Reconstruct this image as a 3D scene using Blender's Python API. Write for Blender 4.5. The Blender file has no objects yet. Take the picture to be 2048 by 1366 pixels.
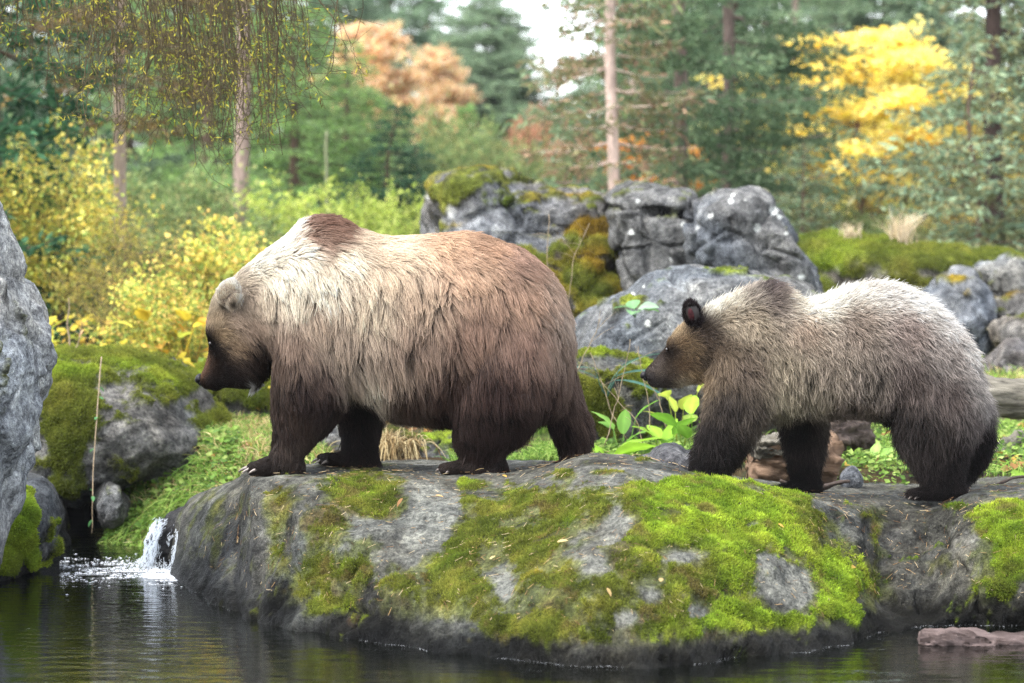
import bpy, math, random
import numpy as np
from mathutils import Vector, kdtree

# ---------------------------------------------------------------- camera, sky, sun, exposure
SC = bpy.context.scene
COL = SC.collection
F, CX, HY, CAMH = 5689.0, 1024.0, 600.0, 1.25     # focal length in photo pixels, centre column, eye-level row, eye height over the water

cam = bpy.data.cameras.new('camera')
cam.lens = 100.0; cam.sensor_width = 36.0
cam.shift_y = -(683.0 - HY) / 2048.0
cam.clip_start = 0.1; cam.clip_end = 2000.0
cam.dof.use_dof = True; cam.dof.focus_distance = 11.6; cam.dof.aperture_fstop = 2.7
cam.dof.aperture_blades = 9
camo = bpy.data.objects.new('camera', cam); COL.objects.link(camo)
camo.location = (0, 0, CAMH); camo.rotation_euler = (math.radians(90), 0, 0)
SC.camera = camo

SUN_EL, SUN_AZ = math.radians(56), math.radians(-125)      # azimuth from +Y (away from the camera) towards +X
W = bpy.data.worlds.new('World'); SC.world = W; W.use_nodes = True
nt = W.node_tree; bg = nt.nodes['Background']
sky = nt.nodes.new('ShaderNodeTexSky'); sky.sky_type = 'NISHITA'; sky.sun_disc = False
sky.sun_elevation = SUN_EL; sky.sun_rotation = SUN_AZ
sky.air_density = 1.0; sky.dust_density = 1.5; sky.ozone_density = 1.0
hs = nt.nodes.new('ShaderNodeHueSaturation'); hs.inputs['Saturation'].default_value = 0.28   # overcast: pale cloud light
nt.links.new(sky.outputs['Color'], hs.inputs['Color']); nt.links.new(hs.outputs['Color'], bg.inputs['Color'])
bg.inputs['Strength'].default_value = 0.15

sun = bpy.data.lights.new('sun', 'SUN'); sun.energy = 1.3; sun.angle = math.radians(40); sun.color = (1.0, 0.97, 0.92)
suno = bpy.data.objects.new('sun', sun); COL.objects.link(suno)
sv = Vector((math.sin(SUN_AZ) * math.cos(SUN_EL), math.cos(SUN_AZ) * math.cos(SUN_EL), math.sin(SUN_EL)))
suno.rotation_euler = (-sv).to_track_quat('-Z', 'Y').to_euler(); suno.location = (0, 0, 30)

SC.view_settings.view_transform = 'Standard'; SC.view_settings.look = 'None'
SC.view_settings.exposure = 2.3; SC.view_settings.gamma = 1.0
SC.view_settings.use_curve_mapping = False
SC.render.engine = 'CYCLES'
cy = SC.cycles
cy.use_denoising = True
try: cy.denoiser = 'OPENIMAGEDENOISE'; cy.denoising_input_passes = 'RGB_ALBEDO_NORMAL'; cy.denoising_prefilter = 'NONE'
except Exception: pass
cy.max_bounces = 8; cy.diffuse_bounces = 3; cy.glossy_bounces = 3; cy.transmission_bounces = 4; cy.transparent_max_bounces = 8
cy.volume_bounces = 0; cy.volume_step_rate = 4.0
cy.caustics_reflective = False; cy.caustics_refractive = False
cy.sample_clamp_indirect = 4.0
cy.use_adaptive_sampling = True; cy.adaptive_threshold = 0.01
try: SC.cycles_curves.shape = 'RIBBONS'; SC.cycles_curves.subdivisions = 2
except Exception: pass

# ---------------------------------------------------------------- helpers
def P(px, py, d):
    """photo pixel + distance from the camera plane -> world point"""
    px = np.asarray(px, float); py = np.asarray(py, float); d = np.asarray(d, float) + 0 * px
    return np.stack([(px - CX) / F * d, d, CAMH - (py - HY) / F * d], -1)

def lin(c):
    c = np.asarray(c, float) / 255.0
    return np.where(c <= 0.04045, c / 12.92, ((c + 0.055) / 1.055) ** 2.4)

_rp = np.random.RandomState(7); _perm = np.concatenate([_rp.permutation(256)] * 3)
_g = _rp.normal(size=(256, 3)); _g /= np.linalg.norm(_g, axis=1)[:, None]
def pnoise(p, seed=0):
    p = np.asarray(p, float) + seed * 17.37
    i = np.floor(p).astype(np.int64); f = p - i; u = f * f * f * (f * (f * 6 - 15) + 10)
    i &= 255
    out = 0.0
    for dx in (0, 1):
        wx = u[:, 0] if dx else 1 - u[:, 0]
        for dy in (0, 1):
            wy = u[:, 1] if dy else 1 - u[:, 1]
            for dz in (0, 1):
                wz = u[:, 2] if dz else 1 - u[:, 2]
                h = _perm[_perm[_perm[(i[:, 0] + dx) & 255] + ((i[:, 1] + dy) & 255)] + ((i[:, 2] + dz) & 255)]
                g = _g[h]
                out = out + wx * wy * wz * (g[:, 0] * (f[:, 0] - dx) + g[:, 1] * (f[:, 1] - dy) + g[:, 2] * (f[:, 2] - dz))
    return out * 1.5
def fbm(p, octv=4, seed=0, gain=0.5):
    s = 0; a = 1.0; q = np.array(p, float)
    for k in range(octv):
        s = s + a * pnoise(q, seed + k); q = q * 2.03; a *= gain
    return s
def ridged(p, octv=3, seed=0):
    s = 0; a = 1.0; q = np.array(p, float)
    for k in range(octv):
        s = s + a * (1 - np.abs(pnoise(q, seed + k)) * 2.2); q = q * 2.1; a *= 0.5
    return s
def cells(p, seed=0):
    """F1, F2 of a jittered cell pattern, and the id of the nearest cell"""
    p = np.asarray(p, float); i = np.floor(p).astype(np.int64)
    f1 = np.full(len(p), 9.0); f2 = np.full(len(p), 9.0); cid = np.zeros(len(p), np.int64)
    for dx in (-1, 0, 1):
        for dy in (-1, 0, 1):
            for dz in (-1, 0, 1):
                c = i + (dx, dy, dz); m = c & 255
                h = _perm[_perm[_perm[(m[:, 0] + seed) & 255] + m[:, 1]] + m[:, 2]]
                q = c + 0.5 + 0.42 * _g[h]
                dd = np.linalg.norm(p - q, axis=1)
                n1 = dd < f1
                f2 = np.where(n1, f1, np.minimum(f2, dd)); cid = np.where(n1, h, cid); f1 = np.where(n1, dd, f1)
    return f1, f2, cid
def sstep(a, b, x):
    t = np.clip((x - a) / (b - a), 0, 1); return t * t * (3 - 2 * t)
def nrm(v): return v / np.maximum(np.linalg.norm(v, axis=-1, keepdims=True), 1e-9)

def mesh_data(name, V, faces, smooth=True, col=None, attrs=None):
    """faces: list of (k,n) integer arrays, or one array"""
    if isinstance(faces, np.ndarray): faces = [faces]
    faces = [np.asarray(f) for f in faces if len(f)]
    me = bpy.data.meshes.new(name)
    V = np.ascontiguousarray(V, dtype=np.float32)
    nl = sum(f.size for f in faces); nf = sum(len(f) for f in faces)
    me.vertices.add(len(V)); me.vertices.foreach_set('co', V.ravel())
    me.loops.add(nl); me.polygons.add(nf)
    me.loops.foreach_set('vertex_index', np.concatenate([f.ravel() for f in faces]).astype(np.int32))
    tot = np.concatenate([np.full(len(f), f.shape[1]) for f in faces]).astype(np.int32)
    st = np.concatenate([[0], np.cumsum(tot)[:-1]]).astype(np.int32)
    me.polygons.foreach_set('loop_start', st)
    try: me.polygons.foreach_set('loop_total', tot)
    except Exception: pass
    me.polygons.foreach_set('use_smooth', np.full(nf, bool(smooth)))
    if col is not None:
        a = me.attributes.new('col', 'FLOAT_COLOR', 'POINT')
        c4 = np.ones((len(V), 4), np.float32); c4[:, :3] = col; a.data.foreach_set('color', c4.ravel())
    for k, v in (attrs or {}).items():
        a = me.attributes.new(k, 'FLOAT', 'POINT'); a.data.foreach_set('value', np.ascontiguousarray(v, dtype=np.float32))
    me.update(); me.validate()
    return me

def origin_of(parent):
    o = np.zeros(3)
    while parent is not None:
        o = o + np.array(parent.location); parent = parent.parent
    return o
def link(name, data, mat=None, parent=None, loc=None):
    o = bpy.data.objects.new(name, data); COL.objects.link(o)
    if parent is not None: o.parent = parent
    if loc is not None: o.location = loc
    if mat is not None and data is not None and not data.materials: data.materials.append(mat)
    return o
def mk(name, V, faces, mat, parent=None, origin=None, **kw):
    """V in world coordinates; the object's origin is `origin` (top-level) or its parent's"""
    V = np.asarray(V, float)
    if parent is not None:
        return link(name, mesh_data(name, V - origin_of(parent), faces, **kw), mat, parent)
    if origin is None: origin = np.array([V[:, 0].mean(), V[:, 1].mean(), V[:, 2].min()])
    return link(name, mesh_data(name, V - origin, faces, **kw), mat, None, origin)
def empty(name, loc):
    o = bpy.data.objects.new(name, None); COL.objects.link(o); o.location = loc; o.empty_display_size = 0.1
    return o
def tag(o, label=None, cat=None, group=None, kind=None):
    if label: o['label'] = label
    if cat: o['category'] = cat
    if group: o['group'] = group
    if kind: o['kind'] = kind
    return o

def curves(name, pts, rad, col, mat, parent=None, loc=(0, 0, 0)):
    """hair strands: pts (N,K,3) world, rad (N,K), col (N,K,3)"""
    n, k, _ = pts.shape
    off = origin_of(parent) if parent is not None else np.array(loc, float)
    cu = bpy.data.hair_curves.new(name)
    cu.add_curves([k] * n)
    cu.attributes['position'].data.foreach_set('vector', np.ascontiguousarray(pts - off, dtype=np.float32).ravel())
    a = cu.attributes.get('radius') or cu.attributes.new('radius', 'FLOAT', 'POINT')
    a.data.foreach_set('value', np.ascontiguousarray(rad, dtype=np.float32).ravel())
    c = cu.attributes.new('col', 'FLOAT_COLOR', 'POINT')
    c4 = np.ones((n, k, 4), np.float32); c4[..., :3] = col; c.data.foreach_set('color', c4.ravel())
    cu.materials.append(mat)
    o = bpy.data.objects.new(name, cu); COL.objects.link(o)
    if parent is not None: o.parent = parent
    else: o.location = loc
    return o

def grid_faces(nu, nv, closed_u=False):
    u = np.arange(nu if closed_u else nu - 1); v = np.arange(nv - 1)
    U, Vv = np.meshgrid(u, v, indexing='ij'); U2 = (U + 1) % nu
    return np.stack([U * nv + Vv, U2 * nv + Vv, U2 * nv + Vv + 1, U * nv + Vv + 1], -1).reshape(-1, 4)
def vnormals(V, Fq):
    n = np.zeros_like(V)
    if Fq.shape[1] == 4: fn = np.cross(V[Fq[:, 2]] - V[Fq[:, 0]], V[Fq[:, 3]] - V[Fq[:, 1]])
    else: fn = np.cross(V[Fq[:, 1]] - V[Fq[:, 0]], V[Fq[:, 2]] - V[Fq[:, 0]])
    for k in range(Fq.shape[1]): np.add.at(n, Fq[:, k], fn)
    return nrm(n)
def tube(path, rad, n=8, cap=True):
    """swept tube with per-point radius; returns V, [quads, tris]"""
    path = np.asarray(path, float); m = len(path); rad = np.broadcast_to(np.asarray(rad, float), (m,))
    t = nrm(np.gradient(path, axis=0))
    ref = np.array([0.0, 0.0, 1.0]) if abs(t[:, 2]).mean() < 0.8 else np.array([1.0, 0, 0])
    a = nrm(np.cross(t, ref)); b = np.cross(t, a)
    th = np.linspace(0, 2 * np.pi, n, endpoint=False)
    V = path[:, None] + rad[:, None, None] * (np.cos(th)[None, :, None] * a[:, None] + np.sin(th)[None, :, None] * b[:, None])
    V = V.reshape(-1, 3)
    q = []
    i = np.arange(m - 1)[:, None] * n; j = np.arange(n)[None]
    q = np.stack([i + j, i + (j + 1) % n, i + n + (j + 1) % n, i + n + j], -1).reshape(-1, 4)
    tr = np.zeros((0, 3), int)
    if cap:
        V = np.concatenate([V, path[:1], path[-1:]]); c0 = m * n; c1 = c0 + 1; jj = np.arange(n)
        tr = np.concatenate([np.stack([np.full(n, c0), (jj + 1) % n, jj], -1),
                             np.stack([np.full(n, c1), (m - 1) * n + jj, (m - 1) * n + (jj + 1) % n], -1)])
    return V, [q, tr]
def merge(parts):
    """join several (V, [quads, tris]) into one"""
    Vs, Q, T, o = [], [], [], 0
    for V, fs in parts:
        fs = fs if isinstance(fs, list) else [fs]
        for f in fs:
            if len(f): (Q if f.shape[1] == 4 else T).append(f + o)
        Vs.append(V); o += len(V)
    out = []
    if Q: out.append(np.concatenate(Q))
    if T: out.append(np.concatenate(T))
    return np.concatenate(Vs), out

# ---------------------------------------------------------------- materials
def newmat(name):
    m = bpy.data.materials.new(name); m.use_nodes = True
    n = m.node_tree.nodes; b = n['Principled BSDF']
    return m, m.node_tree, n, b
def N(nt, typ, **inp):
    nd = nt.nodes.new(typ)
    for k, v in inp.items():
        if k in nd.inputs: nd.inputs[k].default_value = v
        else: setattr(nd, k, v)
    return nd
def noise(nt, vec, scale, detail=4.0, rough=0.55, dist=0.0):
    nd = N(nt, 'ShaderNodeTexNoise'); nd.inputs['Scale'].default_value = scale; nd.inputs['Detail'].default_value = detail
    nd.inputs['Roughness'].default_value = rough; nd.inputs['Distortion'].default_value = dist
    nt.links.new(vec, nd.inputs['Vector']); return nd.outputs['Fac']
def ramp(nt, fac, stops):
    r = N(nt, 'ShaderNodeValToRGB'); e = r.color_ramp.elements
    while len(e) < len(stops): e.new(0.5)
    for k, (p, c) in enumerate(stops): e[k].position = p; e[k].color = (*c, 1) if len(c) == 3 else c
    nt.links.new(fac, r.inputs['Fac']); return r.outputs['Color']
def mix(nt, fac, a, b, mode='MIX'):
    m = N(nt, 'ShaderNodeMix'); m.data_type = 'RGBA'; m.blend_type = mode
    for sock, v in ((m.inputs[0], fac), (m.inputs[6], a), (m.inputs[7], b)):
        if isinstance(v, bpy.types.NodeSocket): nt.links.new(v, sock)
        elif isinstance(v, (int, float)): sock.default_value = v
        else: sock.default_value = (*v, 1)
    return m.outputs[2]
def math_(nt, op, a, b=0.0):
    m = N(nt, 'ShaderNodeMath'); m.operation = op
    for s, v in ((m.inputs[0], a), (m.inputs[1], b)):
        if isinstance(v, bpy.types.NodeSocket): nt.links.new(v, s)
        else: s.default_value = v
    return m.outputs[0]
def attr(nt, name, out='Color'):
    a = N(nt, 'ShaderNodeAttribute'); a.attribute_name = name; return a.outputs[out]
def bump(nt, h, strength, dist, prev=None):
    b = N(nt, 'ShaderNodeBump'); b.inputs['Strength'].default_value = strength; b.inputs['Distance'].default_value = dist
    nt.links.new(h, b.inputs['Height'])
    if prev is not None: nt.links.new(prev, b.inputs['Normal'])
    return b.outputs['Normal']

def mat_rock():
    """base colour comes from the vertex colour; grain, pits, wetness and moss fuzz are procedural"""
    m, nt, n, b = newmat('rock')
    tc = N(nt, 'ShaderNodeTexCoord').outputs['Object']
    col = attr(nt, 'col'); moss = attr(nt, 'moss', 'Fac'); wet = attr(nt, 'wet', 'Fac')
    n1 = noise(nt, tc, 9, 8, 0.65); n2 = noise(nt, tc, 60, 6, 0.7); n3 = noise(nt, tc, 260, 3, 0.6)
    g1 = ramp(nt, n1, [(0.32, (0.42, 0.42, 0.43)), (0.5, (1, 1, 1)), (0.68, (1.5, 1.48, 1.42))])
    g2 = ramp(nt, n2, [(0.34, (0.28, 0.28, 0.29)), (0.5, (1, 1, 1)), (0.66, (1.75, 1.72, 1.66))])
    c = mix(nt, 1.0, col, g1, 'MULTIPLY'); c = mix(nt, 0.75, c, g2, 'MULTIPLY')
    g3 = ramp(nt, n3, [(0.32, (0.45, 0.45, 0.42)), (0.68, (1.6, 1.6, 1.55))])
    c = mix(nt, 0.7, c, g3, 'MULTIPLY')
    n4 = noise(nt, tc, 24, 12, 0.72)                 # hard-edged mottling in place of relief shading: pits painted dark, pale lichen flecks
    c = mix(nt, 0.62, c, ramp(nt, n4, [(0.40, (0.30, 0.30, 0.31)), (0.47, (0.95, 0.95, 0.95)), (0.55, (1.1, 1.1, 1.08)), (0.62, (1.75, 1.76, 1.72))]), 'MULTIPLY')
    n5 = noise(nt, tc, 75, 6, 0.7)
    stone = math_(nt, 'SUBTRACT', 1.0, math_(nt, 'MAXIMUM', moss, wet))
    fl = math_(nt, 'MULTIPLY', ramp(nt, n5, [(0.60, (0, 0, 0)), (0.66, (1, 1, 1))]), math_(nt, 'MULTIPLY', stone, 0.25))
    c = mix(nt, fl, c, (0.34, 0.35, 0.33))
    nt.links.new(c, b.inputs['Base Color'])
    r = math_(nt, 'SUBTRACT', 0.88, math_(nt, 'MULTIPLY', wet, 0.45)); nt.links.new(r, b.inputs['Roughness'])
    h = math_(nt, 'ADD', math_(nt, 'ADD', math_(nt, 'MULTIPLY', n1, 1.0), math_(nt, 'MULTIPLY', n4, 0.8)), math_(nt, 'ADD', math_(nt, 'MULTIPLY', n2, 0.35), math_(nt, 'MULTIPLY', n3, 0.12)))
    bn = bump(nt, h, 1.0, 0.05)
    nt.links.new(bn, b.inputs['Normal'])
    b.inputs['Specular IOR Level'].default_value = 0.10
    return m
def mat_foliage(name='foliage', trans=0.45, rough=0.55):
    m, nt, n, b = newmat(name)
    col = attr(nt, 'col'); oi = N(nt, 'ShaderNodeObjectInfo').outputs['Random']
    v = ramp(nt, oi, [(0.0, (0.82, 0.84, 0.8)), (1.0, (1.12, 1.1, 1.1))])
    c = mix(nt, 1.0, col, v, 'MULTIPLY')
    nt.links.new(c, b.inputs['Base Color']); b.inputs['Roughness'].default_value = rough
    b.inputs['Specular IOR Level'].default_value = 0.14
    t = N(nt, 'ShaderNodeBsdfTranslucent'); nt.links.new(c, t.inputs['Color'])
    ms = N(nt, 'ShaderNodeMixShader'); ms.inputs[0].default_value = trans
    nt.links.new(b.outputs[0], ms.inputs[1]); nt.links.new(t.outputs[0], ms.inputs[2])
    nt.links.new(ms.outputs[0], n['Material Output'].inputs['Surface'])
    return m
def mat_strand(name, rough=0.6, trans=0.25, spec=0.25):
    m, nt, n, b = newmat(name)
    col = attr(nt, 'col')
    nt.links.new(col, b.inputs['Base Color']); b.inputs['Roughness'].default_value = rough
    b.inputs['Specular IOR Level'].default_value = spec
    t = N(nt, 'ShaderNodeBsdfTranslucent'); nt.links.new(col, t.inputs['Color'])
    ms = N(nt, 'ShaderNodeMixShader'); ms.inputs[0].default_value = trans
    nt.links.new(b.outputs[0], ms.inputs[1]); nt.links.new(t.outputs[0], ms.inputs[2])
    nt.links.new(ms.outputs[0], n['Material Output'].inputs['Surface'])
    return m
def mat_plain(name, c, rough=0.5, spec=0.5, var=0.25, scale=30, bumpd=0.0):
    m, nt, n, b = newmat(name)
    tc = N(nt, 'ShaderNodeTexCoord').outputs['Object']
    f = noise(nt, tc, scale, 5, 0.6)
    lo = tuple(x * (1 - var) for x in c); hi = tuple(min(1, x * (1 + var)) for x in c)
    nt.links.new(ramp(nt, f, [(0.3, lo), (0.7, hi)]), b.inputs['Base Color'])
    b.inputs['Roughness'].default_value = rough; b.inputs['Specular IOR Level'].default_value = spec
    if bumpd: nt.links.new(bump(nt, f, 0.7, bumpd), b.inputs['Normal'])
    return m
def mat_bark():
    m, nt, n, b = newmat('bark')
    tc = N(nt, 'ShaderNodeTexCoord').outputs['Object']
    col = attr(nt, 'col')
    mp = N(nt, 'ShaderNodeMapping'); mp.inputs['Scale'].default_value = (1, 1, 0.18); nt.links.new(tc, mp.inputs['Vector'])
    f = noise(nt, mp.outputs[0], 40, 6, 0.7)
    c = mix(nt, 1.0, col, ramp(nt, f, [(0.3, (0.45, 0.43, 0.42)), (0.55, (1, 1, 1)), (0.75, (1.5, 1.45, 1.4))]), 'MULTIPLY')
    nt.links.new(c, b.inputs['Base Color']); b.inputs['Roughness'].default_value = 0.85; b.inputs['Specular IOR Level'].default_value = 0.1
    nt.links.new(bump(nt, f, 0.9, 0.02), b.inputs['Normal'])
    return m
M_ROCK = mat_rock(); M_LEAF = mat_foliage(); M_NEEDLE = mat_foliage('needles', 0.5, 0.6); M_MOSS = mat_strand('moss', 0.8, 0.3, 0.04)
M_FUR = mat_strand('fur', .5, .22, .10); M_BARK = mat_bark()
HAZE = 0.0003
FURN = 290000
MOSSN = 200000
# ---------------------------------------------------------------- ground and water
RS = np.random.RandomState(3)
def pool_edge(px):
    return np.interp(px, [-3000, -200, 60, 105, 120, 195, 215, 300, 390, 440, 2100, 2600, 4000], [14.0, 14.0, 14.6, 15.6, 17.4, 17.4, 14.0, 13.8, 13.5, 12.7, 12.4, 12.4, 12.4])
def ground_z(x, y):
    x = np.asarray(x, float); y = np.asarray(y, float)
    d = np.maximum(y, 1.0); px = CX + x / d * F
    g = np.interp(d, [12, 12.6, 14, 16, 19, 23, 30, 38, 60, 120, 400], [.34, .42, .475, .57, .78, 1.12, 1.8, 2.4, 4.0, 7.5, 14.0])
    e = pool_edge(px)
    w = np.interp(px, [-200, 420, 560, 700], [1.9, 1.9, 1.5, .9])
    k = np.clip((d - (e - 0.12)) / w, 0, 1); k = k ** 0.75
    k = k * k * (3 - 2 * k) * .5 + k * .5
    return -0.55 * (1 - k) + g * k
def ground_full(x, y):
    p = np.stack([x, y, np.zeros_like(x)], -1)
    z = ground_z(x, y)
    amp = np.clip((y - 13) / 10, 0.25, 1.5)
    return z + 0.05 * fbm(p * 1.1, 4, 5) * amp + 0.012 * pnoise(p * 9, 9)
ys = np.concatenate([np.linspace(-30, 11, 12), np.linspace(11.5, 20, 130), np.linspace(20.2, 40, 90), np.geomspace(41, 260, 34)])
us = np.concatenate([-np.geomspace(3000, 1500, 8), np.linspace(-1400, 1400, 220), np.geomspace(1500, 3000, 8)]) / F
Yg, Ug = np.meshgrid(ys, us, indexing='xy')
Xg = Ug * np.maximum(Yg, 12.0) * np.where(Yg > 60, 1.6, 1.0); Xg = np.where(np.abs(Ug) > 1450 / F, Xg * 3, Xg)
Vg = np.stack([Xg.ravel(), Yg.ravel(), ground_full(Xg.ravel(), Yg.ravel())], -1)
n1 = fbm(Vg * [1, 1, 0] * 0.9, 4, 21); n2 = fbm(Vg * [1, 1, 0] * 4, 3, 31)
soil = np.array([.055, .042, .028]); grassc = np.array([.085, .12, .03]); litter = np.array([.13, .085, .04])
k1 = sstep(-.25, .35, n1)[:, None]; k2 = sstep(.1, .5, n2)[:, None] * 0.7
gc = soil * (1 - k1) + grassc * k1; gc = gc * (1 - k2) + litter * k2
gc = np.where(Vg[:, 2:3] < 0.02, np.array([.02, .022, .015]), gc)
M_GROUND, _nt, _n, _b = newmat('ground')
_tc = N(_nt, 'ShaderNodeTexCoord').outputs['Object']; _f = noise(_nt, _tc, 35, 8, .7)
_nt.links.new(mix(_nt, 1.0, attr(_nt, 'col'), ramp(_nt, _f, [(.3, (.5, .5, .5)), (.7, (1.4, 1.4, 1.4))]), 'MULTIPLY'), _b.inputs['Base Color'])
_b.inputs['Roughness'].default_value = .95; _b.inputs['Specular IOR Level'].default_value = .1; _nt.links.new(bump(_nt, _f, 1.0, .05), _b.inputs['Normal'])
tag(mk('ground', Vg, grid_faces(len(us), len(ys)), M_GROUND, origin=np.zeros(3), col=gc), kind='structure')

M_WATER, _nt, _n, _b = newmat('water')
_tc = N(_nt, 'ShaderNodeTexCoord').outputs['Object']
_mp = N(_nt, 'ShaderNodeMapping'); _mp.inputs['Scale'].default_value = (1.0, 2.6, 1.0); _nt.links.new(_tc, _mp.inputs['Vector'])
_w1 = noise(_nt, _mp.outputs[0], 3.2, 3, .5, .6); _w2 = noise(_nt, _mp.outputs[0], 11, 3, .55, .3)
_h = math_(_nt, 'ADD', _w1, math_(_nt, 'MULTIPLY', _w2, .22))
_nt.links.new(bump(_nt, _h, 1.0, .0048), _b.inputs['Normal'])
_b.inputs['Base Color'].default_value = (.0015, .002, .0014, 1); _b.inputs['Roughness'].default_value = .012
_b.inputs['IOR'].default_value = 1.33; _b.inputs['Specular IOR Level'].default_value = .5
_x = np.linspace(-45, 45, 61); _y = np.linspace(-30, 17.5, 41); _X, _Y = np.meshgrid(_x, _y, indexing='ij')
tag(mk('water', np.stack([_X.ravel(), _Y.ravel(), 0 * _X.ravel()], -1), grid_faces(61, 41), M_WATER, origin=np.zeros(3)), kind='structure')

# ---------------------------------------------------------------- stone colours
MOSS_BRIGHT = np.array([[.125, .20, .02], [.205, .29, .026], [.285, .35, .035]])
MOSS_OLIVE = np.array([[.075, .095, .016], [.13, .15, .025], [.19, .19, .034]])
MOSS_RUST = np.array([[.14, .085, .018], [.26, .17, .02], [.34, .25, .03]])
def pal(c, t):
    t = np.clip(t, 0, .9999) * (len(c) - 1); i = t.astype(int); f = (t - i)[:, None]
    return c[i] * (1 - f) + c[np.minimum(i + 1, len(c) - 1)] * f
def stone_col(V, base, seed, var=.35):
    n = fbm(V * 2.2, 5, seed, .6); m = fbm(V * 7, 4, seed + 3, .6)
    c = np.asarray(base)[None] * (1 + var * n + .25 * m)[:, None]
    blue = sstep(-.3, .5, fbm(V * 1.3, 3, seed + 8))[:, None]
    c = c * (1 + (blue - .5) * np.array([-.10, 0.0, .14]))
    pale = sstep(.28, .5, fbm(V * 3.4, 4, seed + 12))[:, None]
    dark = sstep(.2, .6, fbm(V * 5.1, 5, seed + 15, .65))[:, None]
    return np.clip((c + pale * np.mean(base) * .5) * (1 - .45 * dark), .008, .8)

def seg_dist(p, a, b):
    ab = b - a; t = np.clip(((p - a) @ ab) / (ab @ ab), 0, 1)
    return np.linalg.norm(p - a - t[:, None] * ab, axis=1)
def proj(V):
    return np.stack([CX + V[:, 0] / V[:, 1] * F, HY + (CAMH - V[:, 2]) / V[:, 1] * F], -1)

def moss_strands(V, Fq, mossw, mcol, n, ln, parent, seed, rad=.0011, nz=.4, far=None):
    rs = np.random.RandomState(seed)
    tri = np.concatenate([Fq[:, [0, 1, 2]], Fq[:, [0, 2, 3]]])
    a, b, c = V[tri[:, 0]], V[tri[:, 1]], V[tri[:, 2]]
    w = np.linalg.norm(np.cross(b - a, c - a), axis=1) * np.clip(mossw[tri].mean(1) - .25, 0, 1)
    if far is not None: w = w * far((a + b + c) / 3)
    if w.sum() <= 0: return
    ti = rs.choice(len(tri), n, p=w / w.sum()); r1, r2 = np.sqrt(rs.rand(n)), rs.rand(n)
    bc = np.stack([1 - r1, r1 * (1 - r2), r1 * r2], -1)[..., None]
    vn = vnormals(V, Fq)
    p = (V[tri[ti]] * bc).sum(1); nv = nrm((vn[tri[ti]] * bc).sum(1)); cc = (mcol[tri[ti]] * bc).sum(1); mw = (mossw[tri[ti]] * bc[..., 0]).sum(1)
    d = nrm(nv * .8 + np.array([0, 0, .35]) + rs.normal(size=(n, 3)) * .42)
    dr = nrm(rs.normal(size=(n, 3)))
    L = ln * (.5 + .9 * rs.rand(n)) * np.clip(mw, .4, 1) * (1 + .5 * pnoise(p * 14, seed))
    t = np.linspace(0, 1, 4)
    pts = p[:, None] + L[:, None, None] * (t[None, :, None] * d[:, None] + (t ** 2)[None, :, None] * (dr * .45)[:, None])
    pts -= nv[:, None] * .002
    cc = cc * np.exp(rs.normal(size=(n, 1)) * .25)
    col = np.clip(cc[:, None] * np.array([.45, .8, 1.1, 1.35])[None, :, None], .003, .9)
    r = rad * np.array([1, 1.1, .9, .35])[None] * np.ones((n, 1))
    tag(curves('moss', pts, r, col, M_MOSS, parent), kind='stuff')

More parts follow.
